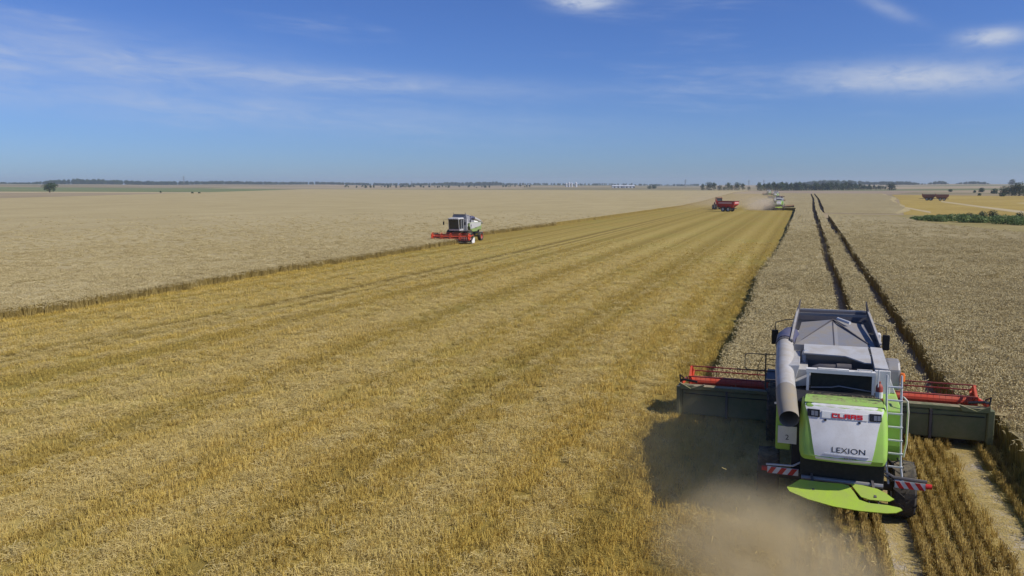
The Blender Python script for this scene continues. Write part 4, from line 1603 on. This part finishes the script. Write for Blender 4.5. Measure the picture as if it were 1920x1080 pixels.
    for k in range(4):
        p.box(-1.78, -1.48, 3.5, 3.72, .55 + k * .3, .59 + k * .3)
    p.bar((-1.78, 3.6, .5), (-1.78, 3.6, 1.72), .04)
    p.bar((-1.48, 3.6, .5), (-1.48, 3.6, 1.72), .04)
    p.build('cab_steps', 'sheet_dark', root)
    # --- feeder house and header
    f = mb()
    f.hexa([(-.72, 2.3, 1.25), (.72, 2.3, 1.25), (.72, 3.5, .45), (-.72, 3.5, .45)], [(-.72, 2.3, 1.85), (.72, 2.3, 1.85), (.72, 3.5, 1.02), (-.72, 3.5, 1.02)])
    f.build('feeder_house', 'dark_green', root, bev=.03)
    zb, zt = .20, 1.04
    nb = max(3, round((hx1 - hx0) / 1.5))
    hd = mb()
    hd.prism([(3.50, zb), (3.42, zb + .02), (3.40, zt), (3.50, zt + .02)], 'x', hx0, hx1)
    hd.prism([(3.50, zb), (3.50, zb + .04), (4.5, .17), (4.5, .12)], 'x', hx0, hx1)
    hd.box(hx0, hx1, 3.36, 3.62, zt + .03, zt + (.22 if second else .13))
    header = hd.build('header', 'dark_green', root)
    ww = (hx1 - hx0) / nb
    for k in range(nb):
        pn = mb()
        a, b_ = hx0 + k * ww + .05, hx0 + (k + 1) * ww - .05
        pn.hexa([(a, 3.385, zb + .06), (b_, 3.385, zb + .06), (b_, 3.418, zb + .06), (a, 3.418, zb + .06)], [(a, 3.37, zt - .02), (b_, 3.37, zt - .02), (b_, 3.398, zt - .02), (a, 3.398, zt - .02)])
        pn.build('back_panel', 'dark_green', header)
    for k in range(nb + 1):
        rb = mb()
        a = hx0 + k * ww
        rb.box(a - .035, a + .035, 3.33, 3.40, zb, zt + .02)
        rb.build('rib', 'sheet_dark' if 0 < k < nb else 'dark_green', header)
    for xx, s in ((hx0, -1), (hx1, 1)):
        en = mb()
        en.prism([(3.30, .16), (3.30, 1.14), (3.9, 1.10), (4.6, .75), (5.6, .22), (5.6, .12), (4.4, .10)] if not second else [(3.30, .12), (3.30, .85), (3.6, .80), (4.2, .35), (4.2, .10)], 'x', xx - .02, xx + s * .14)
        en.build('divider', 'white' if second else 'dark_green', header, bev=.02)
        en = mb()
        en.tube([(xx - s * .5, 3.42, 1.30), (xx - s * .1, 3.46, 1.34), (xx + s * .05, 3.6, 1.28)], .04, 7)
        en.tube([(xx + s * .02, 3.5, 1.1), (xx + s * .08, 3.6, 1.45), (xx + s * .02, 3.9, 1.3), (xx + s * .05, 4.1, 1.05)], .025, 6)
        en.build('drive_hose', 'black', header)
        en = mb()
        en.prism([(xx - s * .75, 1.27), (xx - s * .30, 1.10), (xx + s * .02, 1.27), (xx + s * .02, 1.08), (xx - s * .65, 1.08)], 'y', 3.28, 3.36)
        en.build('end_bracket', 'dark_green', header)
    for x0_, x1_ in ((hx0 + .1, -.75), (.75, hx1 - .1)):
        ln = mb()
        ln.tube([(x0_, 3.345, .93), ((x0_ + x1_) / 2, 3.34, .90), (x1_, 3.345, .93)], .014, 6)
        ln.build('hydraulic_line', 'black', header)
    au = mb()
    au.tube([(hx0 + .1, 3.85, .58), (hx1 - .1, 3.85, .58)], .17, 12)
    aug = au.build('auger', 'sheet_dark', header)
    fl = mb()
    for sgn, xa, xb in ((1, hx0 + .15, -.5), (-1, hx1 - .15, .5)):
        nst = 70
        vs, fs = [], []
        for k in range(nst + 1):
            a = sgn * k / nst * 2 * math.pi * 6
            x = xa + (xb - xa) * k / nst
            for rr in (.16, .30):
                vs.append((x, 3.85 + rr * math.cos(a), .58 + rr * math.sin(a)))
        for k in range(nst):
            fs.append((2 * k, 2 * k + 1, 2 * k + 3, 2 * k + 2))
        fl.add(vs, fs)
    fl.build('auger_flight', 'rail', aug)
    kn = mb()
    nk = int((hx1 - hx0) / .15)
    for k in range(nk):
        a = hx0 + .1 + k * .15
        kn.add([(a, 4.5, .14), (a + .06, 4.5, .14), (a + .03, 4.64, .13), (a + .03, 4.5, .10)], [(0, 1, 2), (0, 2, 3), (1, 3, 2)])
    kn = kn.build('knife_fingers', 'sheet', header)
    kn['kind'] = 'stuff'
    # reel: tube, spiders, tine bars, arms
    ry, rz_, rr = 4.55, (.98 if second else 1.04), .50
    re = mb()
    re.tube([(hx0 + .12, ry, rz_), (hx1 - .12, ry, rz_)], .105 if second else .17, 14)
    reel = re.build('reel', 'red', root)
    ns = 5 if second else 4
    for k in range(ns):
        x = hx0 + .16 + (hx1 - hx0 - .32) * k / (ns - 1)
        sp = mb()
        pts = [(ry + rr * math.cos(R(60 * j + 30)), rz_ + rr * math.sin(R(60 * j + 30))) for j in range(6)]
        end = k in (0, ns - 1)
        for j in range(6):
            p0, p1 = pts[j], pts[(j + 1) % 6]
            sp.bar((x, p0[0], p0[1]), (x, p1[0], p1[1]), .045 if not end else .06, .03)
            sp.bar((x, ry, rz_), (x, p0[0], p0[1]), .04 if not end else .10, .03)
        if end:
            sp.prism([(ry + (rr - .12) * math.cos(R(60 * j + 30)), rz_ + (rr - .12) * math.sin(R(60 * j + 30))) for j in range(6)], 'x', x - .012, x + .012)
        sp.build('reel_spider', 'red', reel)
    for j in range(6):
        br = mb()
        py, pz = ry + rr * math.cos(R(60 * j + 30)), rz_ + rr * math.sin(R(60 * j + 30))
        br.bar((hx0 + .14, py, pz), (hx1 - .14, py, pz), .045 if second else .034)
        nt = int((hx1 - hx0 - .3) / .16)
        for k in range(nt):
            x = hx0 + .2 + k * .16
            br.add([(x - .006, py, pz), (x + .006, py, pz), (x, py - .05, pz - .24)], [(0, 1, 2)])
        br.build('tine_bar', 'red_dark' if not second else 'red', reel)
    for xx, s in ((hx0, -1), (hx1, 1)):
        ar = mb()
        ar.hexa([(xx - .03, 3.5, 1.16), (xx + .03, 3.5, 1.16), (xx + .03, 3.5, 1.26), (xx - .03, 3.5, 1.26)], [(xx - .03, ry + .1, rz_), (xx + .03, ry + .1, rz_), (xx + .03, ry + .1, rz_ + .1), (xx - .03, ry + .1, rz_ + .1)])
        ar.build('reel_arm', 'red', root)
    return root


BIG = make_combine((0.95, 20.0, 0), 0.0, 'big white and green combine in the right foreground seen from behind, with red reel', -4.35, 4.16, 'combines at work in the field', R(-1.2))
SECOND = make_combine((-41.9, 88.4, 0), R(183), 'combine facing the camera at the edge of the left wheat, red reel in front', -2.55, 3.15, 'combines at work in the field', 0, True)
SECOND.scale = (0.95, 0.95, 0.92)
for (x, y, rz, lab) in ((-7.3, 231.5, 0, 'white far combine trailing dust at the crop edge, nearest of the three by the tramlines'),
                        (-15.0, 422, R(-2), 'small far combine just behind the nearest of the three by the tramlines'),
                        (-24.0, 548, R(3), 'tiny dark far combine, farthest of the three, below the tree line')):
    c_ = copy_tree(BIG, skip=('rung', 'knife_fingers', 'auger_flight', 'work_lamp'))
    c_.location = (x, y, 0)
    c_.rotation_euler = (0, 0, rz)
    c_['label'] = lab


# ------------------------------------------------------------------ tractors, grain carts
def make_cart(loc, rz, label, paint_, stripe=True, group=None):
    """chaser bin: tapered hopper on two axles, drawbar in front (+Y)"""
    r = empty('grain_cart', loc, rz, label, 'grain cart', group)
    b = MB()
    lo = [(-.75, -2.0, 1.0), (.75, -2.0, 1.0), (.75, 1.5, 1.0), (-.75, 1.5, 1.0)]
    mid = [(-1.35, -3.0, 1.95), (1.35, -3.0, 1.95), (1.35, 2.4, 1.95), (-1.35, 2.4, 1.95)]
    hi = [(-1.4, -3.1, 2.85), (1.4, -3.1, 2.85), (1.4, 2.5, 2.85), (-1.4, 2.5, 2.85)]
    b.hexa(lo, mid)
    b.hexa(mid, hi)
    hp = b.build('hopper', paint_, r, bev=.03)
    if stripe:
        for s in (-1, 1):
            q = MB()
            q.box(s * 1.395, s * 1.42, -2.3, 1.7, 2.25, 2.55)
            q.build('side_stripe', 'stripe', hp)
        q = MB()
        q.box(-1.1, 1.1, -3.1, -3.07, 2.3, 2.55)
        q.build('rear_stripe', 'stripe', hp)
    q = MB()
    for p0, p1 in (((-1.4, -3.1, 2.88), (1.4, -3.1, 2.88)), ((1.4, -3.1, 2.88), (1.4, 2.5, 2.88)), ((1.4, 2.5, 2.88), (-1.4, 2.5, 2.88)), ((-1.4, 2.5, 2.88), (-1.4, -3.1, 2.88))):
        q.bar(p0, p1, .09)
    q.build('hopper_rim', 'sheet_dark', r)
    q = MB()
    q.prism([(-3.0, .80), (2.5, .80), (3.9, .60), (3.9, .72), (2.5, 1.02), (-3.0, 1.02)], 'x', -.35, .35)
    q.build('frame', 'sheet_dark', r)
    q = MB()
    q.tube([(-1.3, 1.9, 1.4), (-1.45, 2.2, 2.6), (-1.9, 2.3, 3.3)], .17, 10)
    q.build('unloading_auger', paint_, r)
    for s in (-1, 1):
        for y in (-1.25, .35):
            wheel(r, s * 1.15, y, .66, .5, s, 'wheel', 'rim', 14)
    return r


def make_tractor(loc, rz, label, paint_, group=None):
    r = empty('tractor', loc, rz, label, 'tractor', group)
    b = MB()
    b.hexa([(-.42, .3, .95), (.42, .3, .95), (.38, 2.5, .95), (-.38, 2.5, .95)], [(-.42, .3, 1.85), (.42, .3, 1.85), (.34, 2.45, 1.62), (-.34, 2.45, 1.62)])
    b.build('bonnet', paint_, r, bev=.06)
    b = MB()
    b.box(-.35, .35, -1.2, 2.3, .55, .98)
    b.build('chassis', 'dark', r)
    b = MB()
    b.hexa([(-.72, -1.2, 1.3), (.72, -1.2, 1.3), (.66, .32, 1.3), (-.66, .32, 1.3)], [(-.7, -1.15, 2.75), (.7, -1.15, 2.75), (.66, .22, 2.75), (-.66, .22, 2.75)])
    cab_ = b.build('cab_glass', 'glass', r, bev=.03)
    b = MB()
    b.hexa([(-.8, -1.3, 2.75), (.8, -1.3, 2.75), (.74, .42, 2.75), (-.74, .42, 2.75)], [(-.7, -1.2, 2.98), (.7, -1.2, 2.98), (.64, .3, 2.96), (-.64, .3, 2.96)])
    b.build('cab_roof', paint_, r, bev=.04)
    for s in (-1, 1):
        for y in (-1.17, .26):
            b = MB()
            b.bar((s * .70, y, 1.3), (s * .68, y, 2.75), .07)
            b.build('cab_pillar', paint_, cab_)
        b = MB()
        b.prism([(-1.75, 1.35), (-1.5, 1.75), (-.9, 1.85), (-.3, 1.7), (-.1, 1.3), (-.2, 1.3), (-.45, 1.6), (-.9, 1.74), (-1.4, 1.65), (-1.65, 1.3)], 'x', s * .62, s * 1.2)
        b.build('mudguard', paint_, r)
        wheel(r, s * .95, -.85, .85, .55, s, 'rear_wheel', 'rim', 16)
        wheel(r, s * .85, 1.85, .58, .42, s, 'front_wheel', 'rim', 14)
    b = MB()
    b.tube([(.36, 1.2, 1.7), (.36, 1.2, 2.5)], .04, 8)
    b.build('exhaust_stack', 'black', r)
    return r


CART = make_cart((-20.6, 214.5, 0), R(68), 'bright red grain cart with a pale stripe, in the distant stubble', 'red_cart')
TRAC = make_tractor((-24.6, 231, 0), R(20), 'rust red tractor standing beyond the left end of the bright red grain cart', 'rust_cart')
TRAC.scale = (1.15, 1.15, 1.25)
make_cart((54.0, 398, 0), R(75), 'dull brown grain cart on the golden field, left of its pair', 'rust_cart', False, 'brown carts on the golden field')
c_ = make_cart((59.0, 395, 0), R(80), 'dull brown grain cart on the golden field, right of its pair', 'rust_cart', False, 'brown carts on the golden field')


# ------------------------------------------------------------------ trees and shrubs
def crown_mb(seed, lobes, n, leaf, flat=0.8):
    """foliage as many leaf-clump faces spread through uneven lobes"""
    rg = random.Random(seed)
    mb = MB()
    vol = [a * b * c for _, _, _, a, b, c in lobes]
    tot = sum(vol)
    for (cx, cy, cz, a, b, c), v in zip(lobes, vol):
        for i in range(int(n * v / tot) + 8):
            while True:
                p = Vector((rg.gauss(0, 1), rg.gauss(0, 1), rg.gauss(0, 1)))
                if p.length > 1e-3:
                    break
            p.normalize()
            k = rg.uniform(.45, 1.08) ** 0.6
            q = Vector((cx + p.x * a * k, cy + p.y * b * k, cz + p.z * c * k))
            nrm = (p + Vector((rg.gauss(0, .6), rg.gauss(0, .6), rg.gauss(0, .6) + .3))).normalized()
            u = nrm.cross(Vector((rg.gauss(0, 1), rg.gauss(0, 1), rg.gauss(0, 1)))).normalized()
            w = nrm.cross(u)
            s1, s2 = leaf * rg.uniform(.6, 1.3), leaf * rg.uniform(.4, .9)
            mb.add([q - u * s1, q - w * s2, q + u * s1, q + w * s2], [(0, 1, 2, 3)])
    return mb


def trunk_mb(seed, h, r, limbs):
    rg = random.Random(seed)
    mb = MB()
    mb.tube([(0, 0, -.3), (rg.gauss(0, .1), rg.gauss(0, .1), h * .5), (rg.gauss(0, .2), rg.gauss(0, .2), h)], [r, r * .75, r * .4], 7)
    for k in range(limbs):
        a = k * 6.283 / limbs + rg.uniform(-.4, .4)
        z0 = h * rg.uniform(.45, .8)
        L = h * rg.uniform(.4, .7)
        mb.tube([(0, 0, z0), (math.cos(a) * L * .5, math.sin(a) * L * .5, z0 + L * .35), (math.cos(a) * L * .9, math.sin(a) * L * .9, z0 + L * .8)], [r * .5, r * .3, r * .12], 5)
    return mb


def tree_meshes(seed, h, w, n, leaf, mat, low=0.18):
    rg = random.Random(seed)
    lobes = []
    for k in range(9):
        a = rg.uniform(0, 6.283)
        rr = w * .5 * rg.uniform(.1, .62)
        zc = h * rg.uniform(low + .22, .78)
        s = w * rg.uniform(.20, .32)
        lobes.append((math.cos(a) * rr, math.sin(a) * rr, zc, s, s, min(s * .85, h * .26)))
    lobes.append((0, 0, h * .72, w * .27, w * .27, h * .27))
    if low < .04:
        lobes.append((0, 0, h * .22, w * .42, w * .42, h * .24))
    cr = crown_mb(seed, lobes, n, leaf).mesh('crown', mat)
    tr = trunk_mb(seed, h * .55, w * .03 + .08, 4).mesh('trunk', 'bark')
    return cr, tr


def place_tree(meshes, x, y, s, rot, name, label, cat, group=None, sz=None):
    e = empty(name, (x, y, float(gh(x, y))), rot, label, cat, group)
    e.scale = (s, s, sz or s)
    for nm, me in (('crown', meshes[0]), ('trunk', meshes[1])):
        o = bpy.data.objects.new(nm, me)
        COL.objects.link(o)
        o.parent = e
    return e


TA = tree_meshes(1, 9.5, 15.5, 900, .55, 'leaf', .05)
TB = tree_meshes(2, 9.0, 12.5, 700, .55, 'leaf', 0.0)
TC = tree_meshes(3, 12.0, 9.0, 500, .6, 'leaf', .02)
TD = tree_meshes(4, 10.0, 12.0, 500, .6, 'leaf', .0)
TE = tree_meshes(5, 11.0, 7.0, 400, .6, 'leaf', .05)
TG = tree_meshes(6, 9.0, 11.0, 700, .45, 'leaf_grey', .0)
BU = tree_meshes(7, 3.0, 4.6, 260, .3, 'leaf', .0)


def at_px(x, d):
    """a place at distance d on the bearing of photo column x"""
    b = math.atan((x - 960) / F_PX * math.cos(PITCH)) - YAW
    return d * math.sin(b), d * math.cos(b)


place_tree(TA, *at_px(92, 824), 1.0, .4, 'broadleaf_tree', 'lone round green tree in the meadow at far left', 'tree')
place_tree(TB, *at_px(1672, 980), 1.0, 1.0, 'broadleaf_tree', 'lone dark round tree on the right, between the tree line and the ridge', 'tree')
kinds = [TC, TD, TE, TD]
copse = [(1318, 985, .75), (1330, 1000, 1.12), (1339, 990, .95), (1350, 1000, .7), (1366, 985, .92), (1382, 1005, 1.05), (1393, 990, .85), (1405, 1000, .5), (1372, 1010, .62), (1358, 980, .5)]
for k, (px, d, s) in enumerate(copse):
    place_tree(kinds[k % 4], *at_px(px, d), s, k * 1.3, 'copse_tree', 'one of the bluish green trees bunched in the copse behind the red cart', 'tree', 'trees of the copse behind the red cart')
k = 0
px = 1424
while px < 1662:
    d = 930 + 180 * (px - 1424) / 240 + rng.uniform(-25, 25)
    taper = 1.0 if px < 1580 else 1.0 - .55 * (px - 1580) / 80
    s = rng.uniform(.7, 1.05) * taper
    place_tree(kinds[k % 4], *at_px(px, d), s, k * 2.1, 'tree_line_tree', 'one of the dark green trees in the long tree line behind the far combines', 'tree', 'trees of the tree line behind the far combines')
    px += rng.uniform(3.2, 5.6)
    k += 1
for px, d, s, lab in ((1884, 590, .75, 'low grey-green tree at the left end of the clump at the right edge'), (1899, 600, .8, 'broad grey-green tree in the middle of the clump at the right edge'),
                      (1913, 585, 1.05, 'tallest grey-green tree of the clump, cut by the right edge'), (1928, 600, 1.0, 'grey-green tree half outside the right edge')):
    place_tree(TG, *at_px(px, d), s, px, 'willow_tree', lab, 'tree', 'clump of trees at the right edge')
for px, d, s, lab in ((1783, 820, 1.0, 'small dark bush on the brown slope above the golden field'), (1829, 760, .8, 'small low bush on the slope left of the pointed one'), (1842, 800, 1.5, 'pointed bluish bush on the brown slope at right'),
                      (1866, 700, 1.5, 'flat reddish-brown looking bush left of the right-edge clump'), (1881, 560, .9, 'small dark bush at the golden field edge below the right-edge clump'), (1838, 590, .7, 'tiny bush on the far edge of the golden field'),
                      (1898, 2300, 5.0, 'single tree standing up on the far right skyline'),
                      (300, 760, .6, 'tiny bush in the far left meadow, first from the lone tree'), (360, 640, .7, 'tiny bush in the far left meadow, second from the lone tree'), (373, 640, .6, 'tiny bush in the far left meadow, third from the lone tree'),
                      (1218, 1300, 2.0, 'bush beside the long white barn on the skyline'), (1227, 1350, 2.4, 'rounded tree right of the long white barn on the skyline')):
    place_tree(BU, *at_px(px, d), s, px, 'bush', lab, 'bush', 'scattered far bushes')

# hedge of scrub at the right-hand field end: a run of low growth and single shrubs in it
hx = [(20.8, 176.5), (24.5, 172.5), (29, 168.5), (34, 164), (40, 158.5), (47, 152)]
lob = []
rgx = random.Random(3)
for i in range(46):
    t_ = i / 45 * (len(hx) - 1)
    a, b = int(min(t_, len(hx) - 2)), t_ - int(min(t_, len(hx) - 2))
    x = hx[a][0] * (1 - b) + hx[a + 1][0] * b
    y = hx[a][1] * (1 - b) + hx[a + 1][1] * b
    hgt = (.7 + .65 * min(1, i / 14)) * rgx.uniform(.8, 1.15)
    dep = rgx.uniform(0, 8)
    lob.append((x + dep * .45, y + dep * .9, hgt * .45, 1.3, 1.6, hgt * .62))
e = empty('scrub_hedge', (0, 0, 0), 0, 'low green scrub hedge at the right end of the wheat', 'hedge')
crown_mb(41, lob, 14000, .17).build('foliage', 'leaf_bright', e)
st = MB()
for (cx, cy, cz, a, b, c) in lob[::2]:
    st.tube([(cx, cy, -.1), (cx + .1, cy, cz)], [.05, .02], 5)
st = st.build('stems', 'bark', e)
st['kind'] = 'stuff'
SH = tree_meshes(9, 3.0, 3.6, 800, .16, 'leaf_grey', .0)
for k, (px, d, s, lab) in enumerate(((1822, 178, .62, 'pointed dark shrub rising from the scrub hedge'), (1803, 180, .42, 'small brownish shrub left of the pointed one in the hedge'), (1848, 181, .72, 'rounded dark shrub at the top of the hedge, right of the pointed one'),
                                     (1868, 182, .78, 'widest dark shrub at the top of the hedge'), (1918, 176, .75, 'dark shrub in the hedge at the right edge of view'), (1764, 184, .42, 'low shrub at the thin left part of the hedge'))):
    place_tree(SH, *at_px(px, d), s, k, 'shrub', lab, 'shrub', 'shrubs in the scrub hedge')


# far woods on the skyline: masses of trees
def wood(name, label, px0, px1, d0, d1, n, s0, s1, prof_h=None):
    P, SC_, I2, RT2 = [], [], [], []
    for i in range(n):
        px = rng.uniform(px0, px1)
        d = rng.uniform(d0, d1)
        x, y = at_px(px, d)
        k = rng.uniform(s0, s1) * (prof_h(px) if prof_h else 1)
        if k < .05:
            continue
        P.append((x, y, float(gh(x, y)) - .3))
        SC_.append((k * 1.15, k * 1.15, k))
        I2.append(rng.integers(0, 3))
        RT2.append((0, 0, rng.uniform(0, 6.28)))
    vs_ = [bpy.data.objects.new('wood_tree_shape', m[0]) for m in (TC, TD, TE)]
    tag(scatter(name, vs_, np.array(P), I2, np.array(RT2), np.array(SC_)), label, 'wood')


wood('far_wood', 'long bluish wood along the left skyline', -30, 960, 2900, 3200, 1100, 1.15, 1.7,
     lambda p: float(np.interp(p, [-30, 60, 90, 150, 210, 300, 380, 640, 660, 800, 850, 930, 960], [.35, .4, .8, 1.1, .95, .8, .75, .6, .62, .6, .85, .9, .4])))
wood('far_wood', 'thin dark wood along the skyline above the white silos', 950, 1310, 2900, 3100, 220, .45, .85)
wood('far_wood', 'dark wood along the right skyline behind the tree line', 1486, 1735, 2350, 2550, 300, .85, 1.35,
     lambda p: float(np.interp(p, [1486, 1500, 1540, 1600, 1640, 1655, 1700, 1735], [.3, .8, 1.0, .95, .7, .8, .75, .2])))
wood('far_wood', 'small dark wood on the right skyline, left of two', 1740, 1778, 2450, 2650, 50, .7, 1.1, lambda p: float(np.interp(p, [1740, 1750, 1762, 1770, 1778], [.35, .75, 1.0, .8, .3])))
wood('far_wood', 'low flat wood on the right skyline, right of two', 1792, 1856, 2450, 2650, 80, .5, .85, lambda p: float(np.interp(p, [1792, 1806, 1830, 1846, 1856], [.3, .8, 1.0, .8, .25])))
wood('far_wood', 'row of scattered dots of trees along the left field road', 640, 1000, 1500, 1900, 60, .25, .6)

# ------------------------------------------------------------------ silos, barns, pylons
for k, (px, hgt, rad) in enumerate(((1062, 8, 2.3), (1067, 10, 2.3), (1072, 9, 2.3), (1080, 10, 2.8))):
    x, y = at_px(px, 1750)
    z = float(gh(x, y))
    e = empty('grain_silo', (x, y, z), 0, ('leftmost', 'second', 'third', 'rightmost')[k] + ' of the four white silos on the skyline', 'silo', 'white silos on the skyline')
    MB().lathe_z([(rad, -.5), (rad, hgt)], 0, 0, 16).build('drum', 'roof_white', e, smooth=True)
    MB().lathe_z([(rad + .15, hgt), (.4, hgt + 1.8), (.001, hgt + 1.9)], 0, 0, 16).build('roof', 'concrete', e)
for px, L, lab in ((1160, 26, 'long low white barn on the skyline, left part'), (1180, 20, 'long low white barn on the skyline, right part')):
    x, y = at_px(px, 1480)
    e = empty('barn', (x, y, float(gh(x, y))), R(20), lab, 'barn', 'white barns on the skyline')
    MB().box(-L / 2, L / 2, -6, 6, -.5, 3.6).build('wall', 'concrete', e)
    MB().prism([(-6.4, 3.6), (6.4, 3.6), (0, 5.6)], 'x', -L / 2 - .3, L / 2 + .3).build('roof', 'roof_white', e)
    for q in range(3):
        MB().box(-L / 2 + 3 + q * 7, -L / 2 + 6 + q * 7, -6.05, -6.0, 0, 3).build('door', 'sheet_dark', e)


def pylon(px, d, h, lab):
    x, y = at_px(px, d)
    e = empty('power_pylon', (x, y, float(gh(x, y))), .5, lab, 'pylon', 'far pylons on the skyline')
    m_ = MB()
    w = h * .09
    for sx in (-1, 1):
        for sy in (-1, 1):
            m_.bar((sx * w, sy * w, 0), (sx * w * .18, sy * w * .18, h), .25)
    n = 6
    for k in range(n):
        a, b = 1 - .82 * k / n, 1 - .82 * (k + 1) / n
        z0, z1 = h * k / n, h * (k + 1) / n
        for sy in (-1, 1):
            m_.bar((-w * a, sy * w * a, z0), (w * b, sy * w * b, z1), .14)
            m_.bar((w * a, sy * w * a, z0), (-w * b, sy * w * b, z1), .14)
    m_.build('mast', 'steel', e)
    for z, L in ((.68, .20), (.80, .26), (.92, .16)):
        MB().bar((-h * L, 0, h * z), (h * L, 0, h * z), .35).build('cross_arm', 'steel', e)


for px, d, h, lab in ((345, 2300, 26, 'thin pylon above the wood at far left'), (1285, 2000, 20, 'thin pylon on the skyline left of the copse'), (1404, 2300, 18, 'thin pylon on the skyline right of the copse'), (1432, 2300, 18, 'thin pylon on the skyline above the tree line'), (772, 2500, 16, 'short thin mast above the wood in the middle of the skyline')):
    pylon(px, d, h, lab)


# ------------------------------------------------------------------ dust and air
def dust_mat(name, col, peak, nscale, lo, hi, squash=(1, 1, 1)):
    m = bpy.data.materials.new(name)
    m.use_nodes = True
    t = NT(m.node_tree)
    tc = t.n('ShaderNodeTexCoord').outputs['Object']
    ln = t.n('ShaderNodeVectorMath', operation='LENGTH')
    t.put(ln.inputs[0], tc)
    fall = t.smooth(ln.outputs['Value'], 1.0, 0.15)
    nz = t.noise(t.vmul(tc, squash), nscale, 5, 0.6, 0.4)
    d = t.m('MULTIPLY', t.m('MULTIPLY', fall, t.smooth(nz, lo, hi)), peak)
    v = t.n('ShaderNodeVolumePrincipled')
    v.inputs['Color'].default_value = (*col, 1)
    v.inputs['Anisotropy'].default_value = 0.25
    t.put(v.inputs['Density'], d)
    o = t.n('ShaderNodeOutputMaterial')
    t.put(o.inputs['Volume'], v.outputs[0])
    return m


def dust(name, c, rad, rot, label, mat):
    bm = bmesh.new()
    bmesh.ops.create_icosphere(bm, subdivisions=3, radius=1.0)
    me = bpy.data.meshes.new(name)
    bm.to_mesh(me)
    bm.free()
    me.materials.append(mat)
    o = bpy.data.objects.new(name, me)
    COL.objects.link(o)
    o.location = c
    o.scale = rad
    o.rotation_euler = (0, 0, rot)
    tag(o, label, 'dust', kind='stuff')
    return o


DC = (0.85, 0.735, 0.49)
dust('dust_cloud', (-0.25, 13.8, .35), (2.5, 3.6, 1.30), R(16), 'sandy dust cloud blown out behind the big combine', dust_mat('dust_plume', DC, 1.9, 2.2, .28, .70, (1, 1.5, .8)))
dust('dust_cloud', (-2.0, 17.6, .7), (2.9, 6.2, 1.7), R(8), 'thin dust veil over the shadow left of the big combine', dust_mat('dust_veil', DC, .13, 1.8, .25, .75))
dust('dust_cloud', (-24, 275, 1.5), (24, 80, 7), R(-4), 'pale dust veil drifting behind the far combines', dust_mat('dust_far', (0.86, 0.72, 0.52), .018, 2.0, .25, .7))

dust('dust_cloud', (-11.5, 231, 1.2), (7.5, 13, 3.6), 0.0, 'dust puff round the nearest far combine at the crop edge', dust_mat('dust_puff', (0.92, 0.80, 0.62), .26, 2.0, .28, .7))

# chaff thrown up with the dust
ch = MB()
rgx = random.Random(12)
for i in range(340):
    a, r_ = rgx.uniform(0, 6.283), math.sqrt(rgx.random())
    c_ = Vector((.2 + 1.9 * r_ * math.cos(a), 14.4 + 2.6 * r_ * math.sin(a), abs(rgx.gauss(0.15, .4))))
    d_ = Vector((rgx.gauss(0, 1), rgx.gauss(0, 1), rgx.gauss(0, .6))).normalized() * rgx.uniform(.02, .07)
    k_ = d_.cross(Vector((rgx.gauss(0, 1), rgx.gauss(0, 1), 1))).normalized() * rgx.uniform(.005, .009)
    ch.add([c_ - d_ - k_, c_ - d_ + k_, c_ + d_ + k_, c_ + d_ - k_], [(0, 1, 2, 3)])
tag(ch.build('flying_chaff', 'straw'), 'bits of chaff and straw flying in the dust behind the big combine', 'chaff', kind='stuff')

hz = MB().box(-5300, 5300, -5300, 5300, -3.0, 48.0)
hz = hz.build('haze', 'concrete')
hz.data.materials.clear()
hm = bpy.data.materials.new('haze_air')
hm.use_nodes = True
t = NT(hm.node_tree)
v = t.n('ShaderNodeVolumePrincipled')
v.inputs['Color'].default_value = (0.66, 0.77, 0.93, 1)
v.inputs['Density'].default_value = 0.00014
v.inputs['Anisotropy'].default_value = 0.2
o_ = t.n('ShaderNodeOutputMaterial')
t.put(o_.inputs['Volume'], v.outputs[0])
hz.data.materials.append(hm)
tag(hz, kind='stuff')
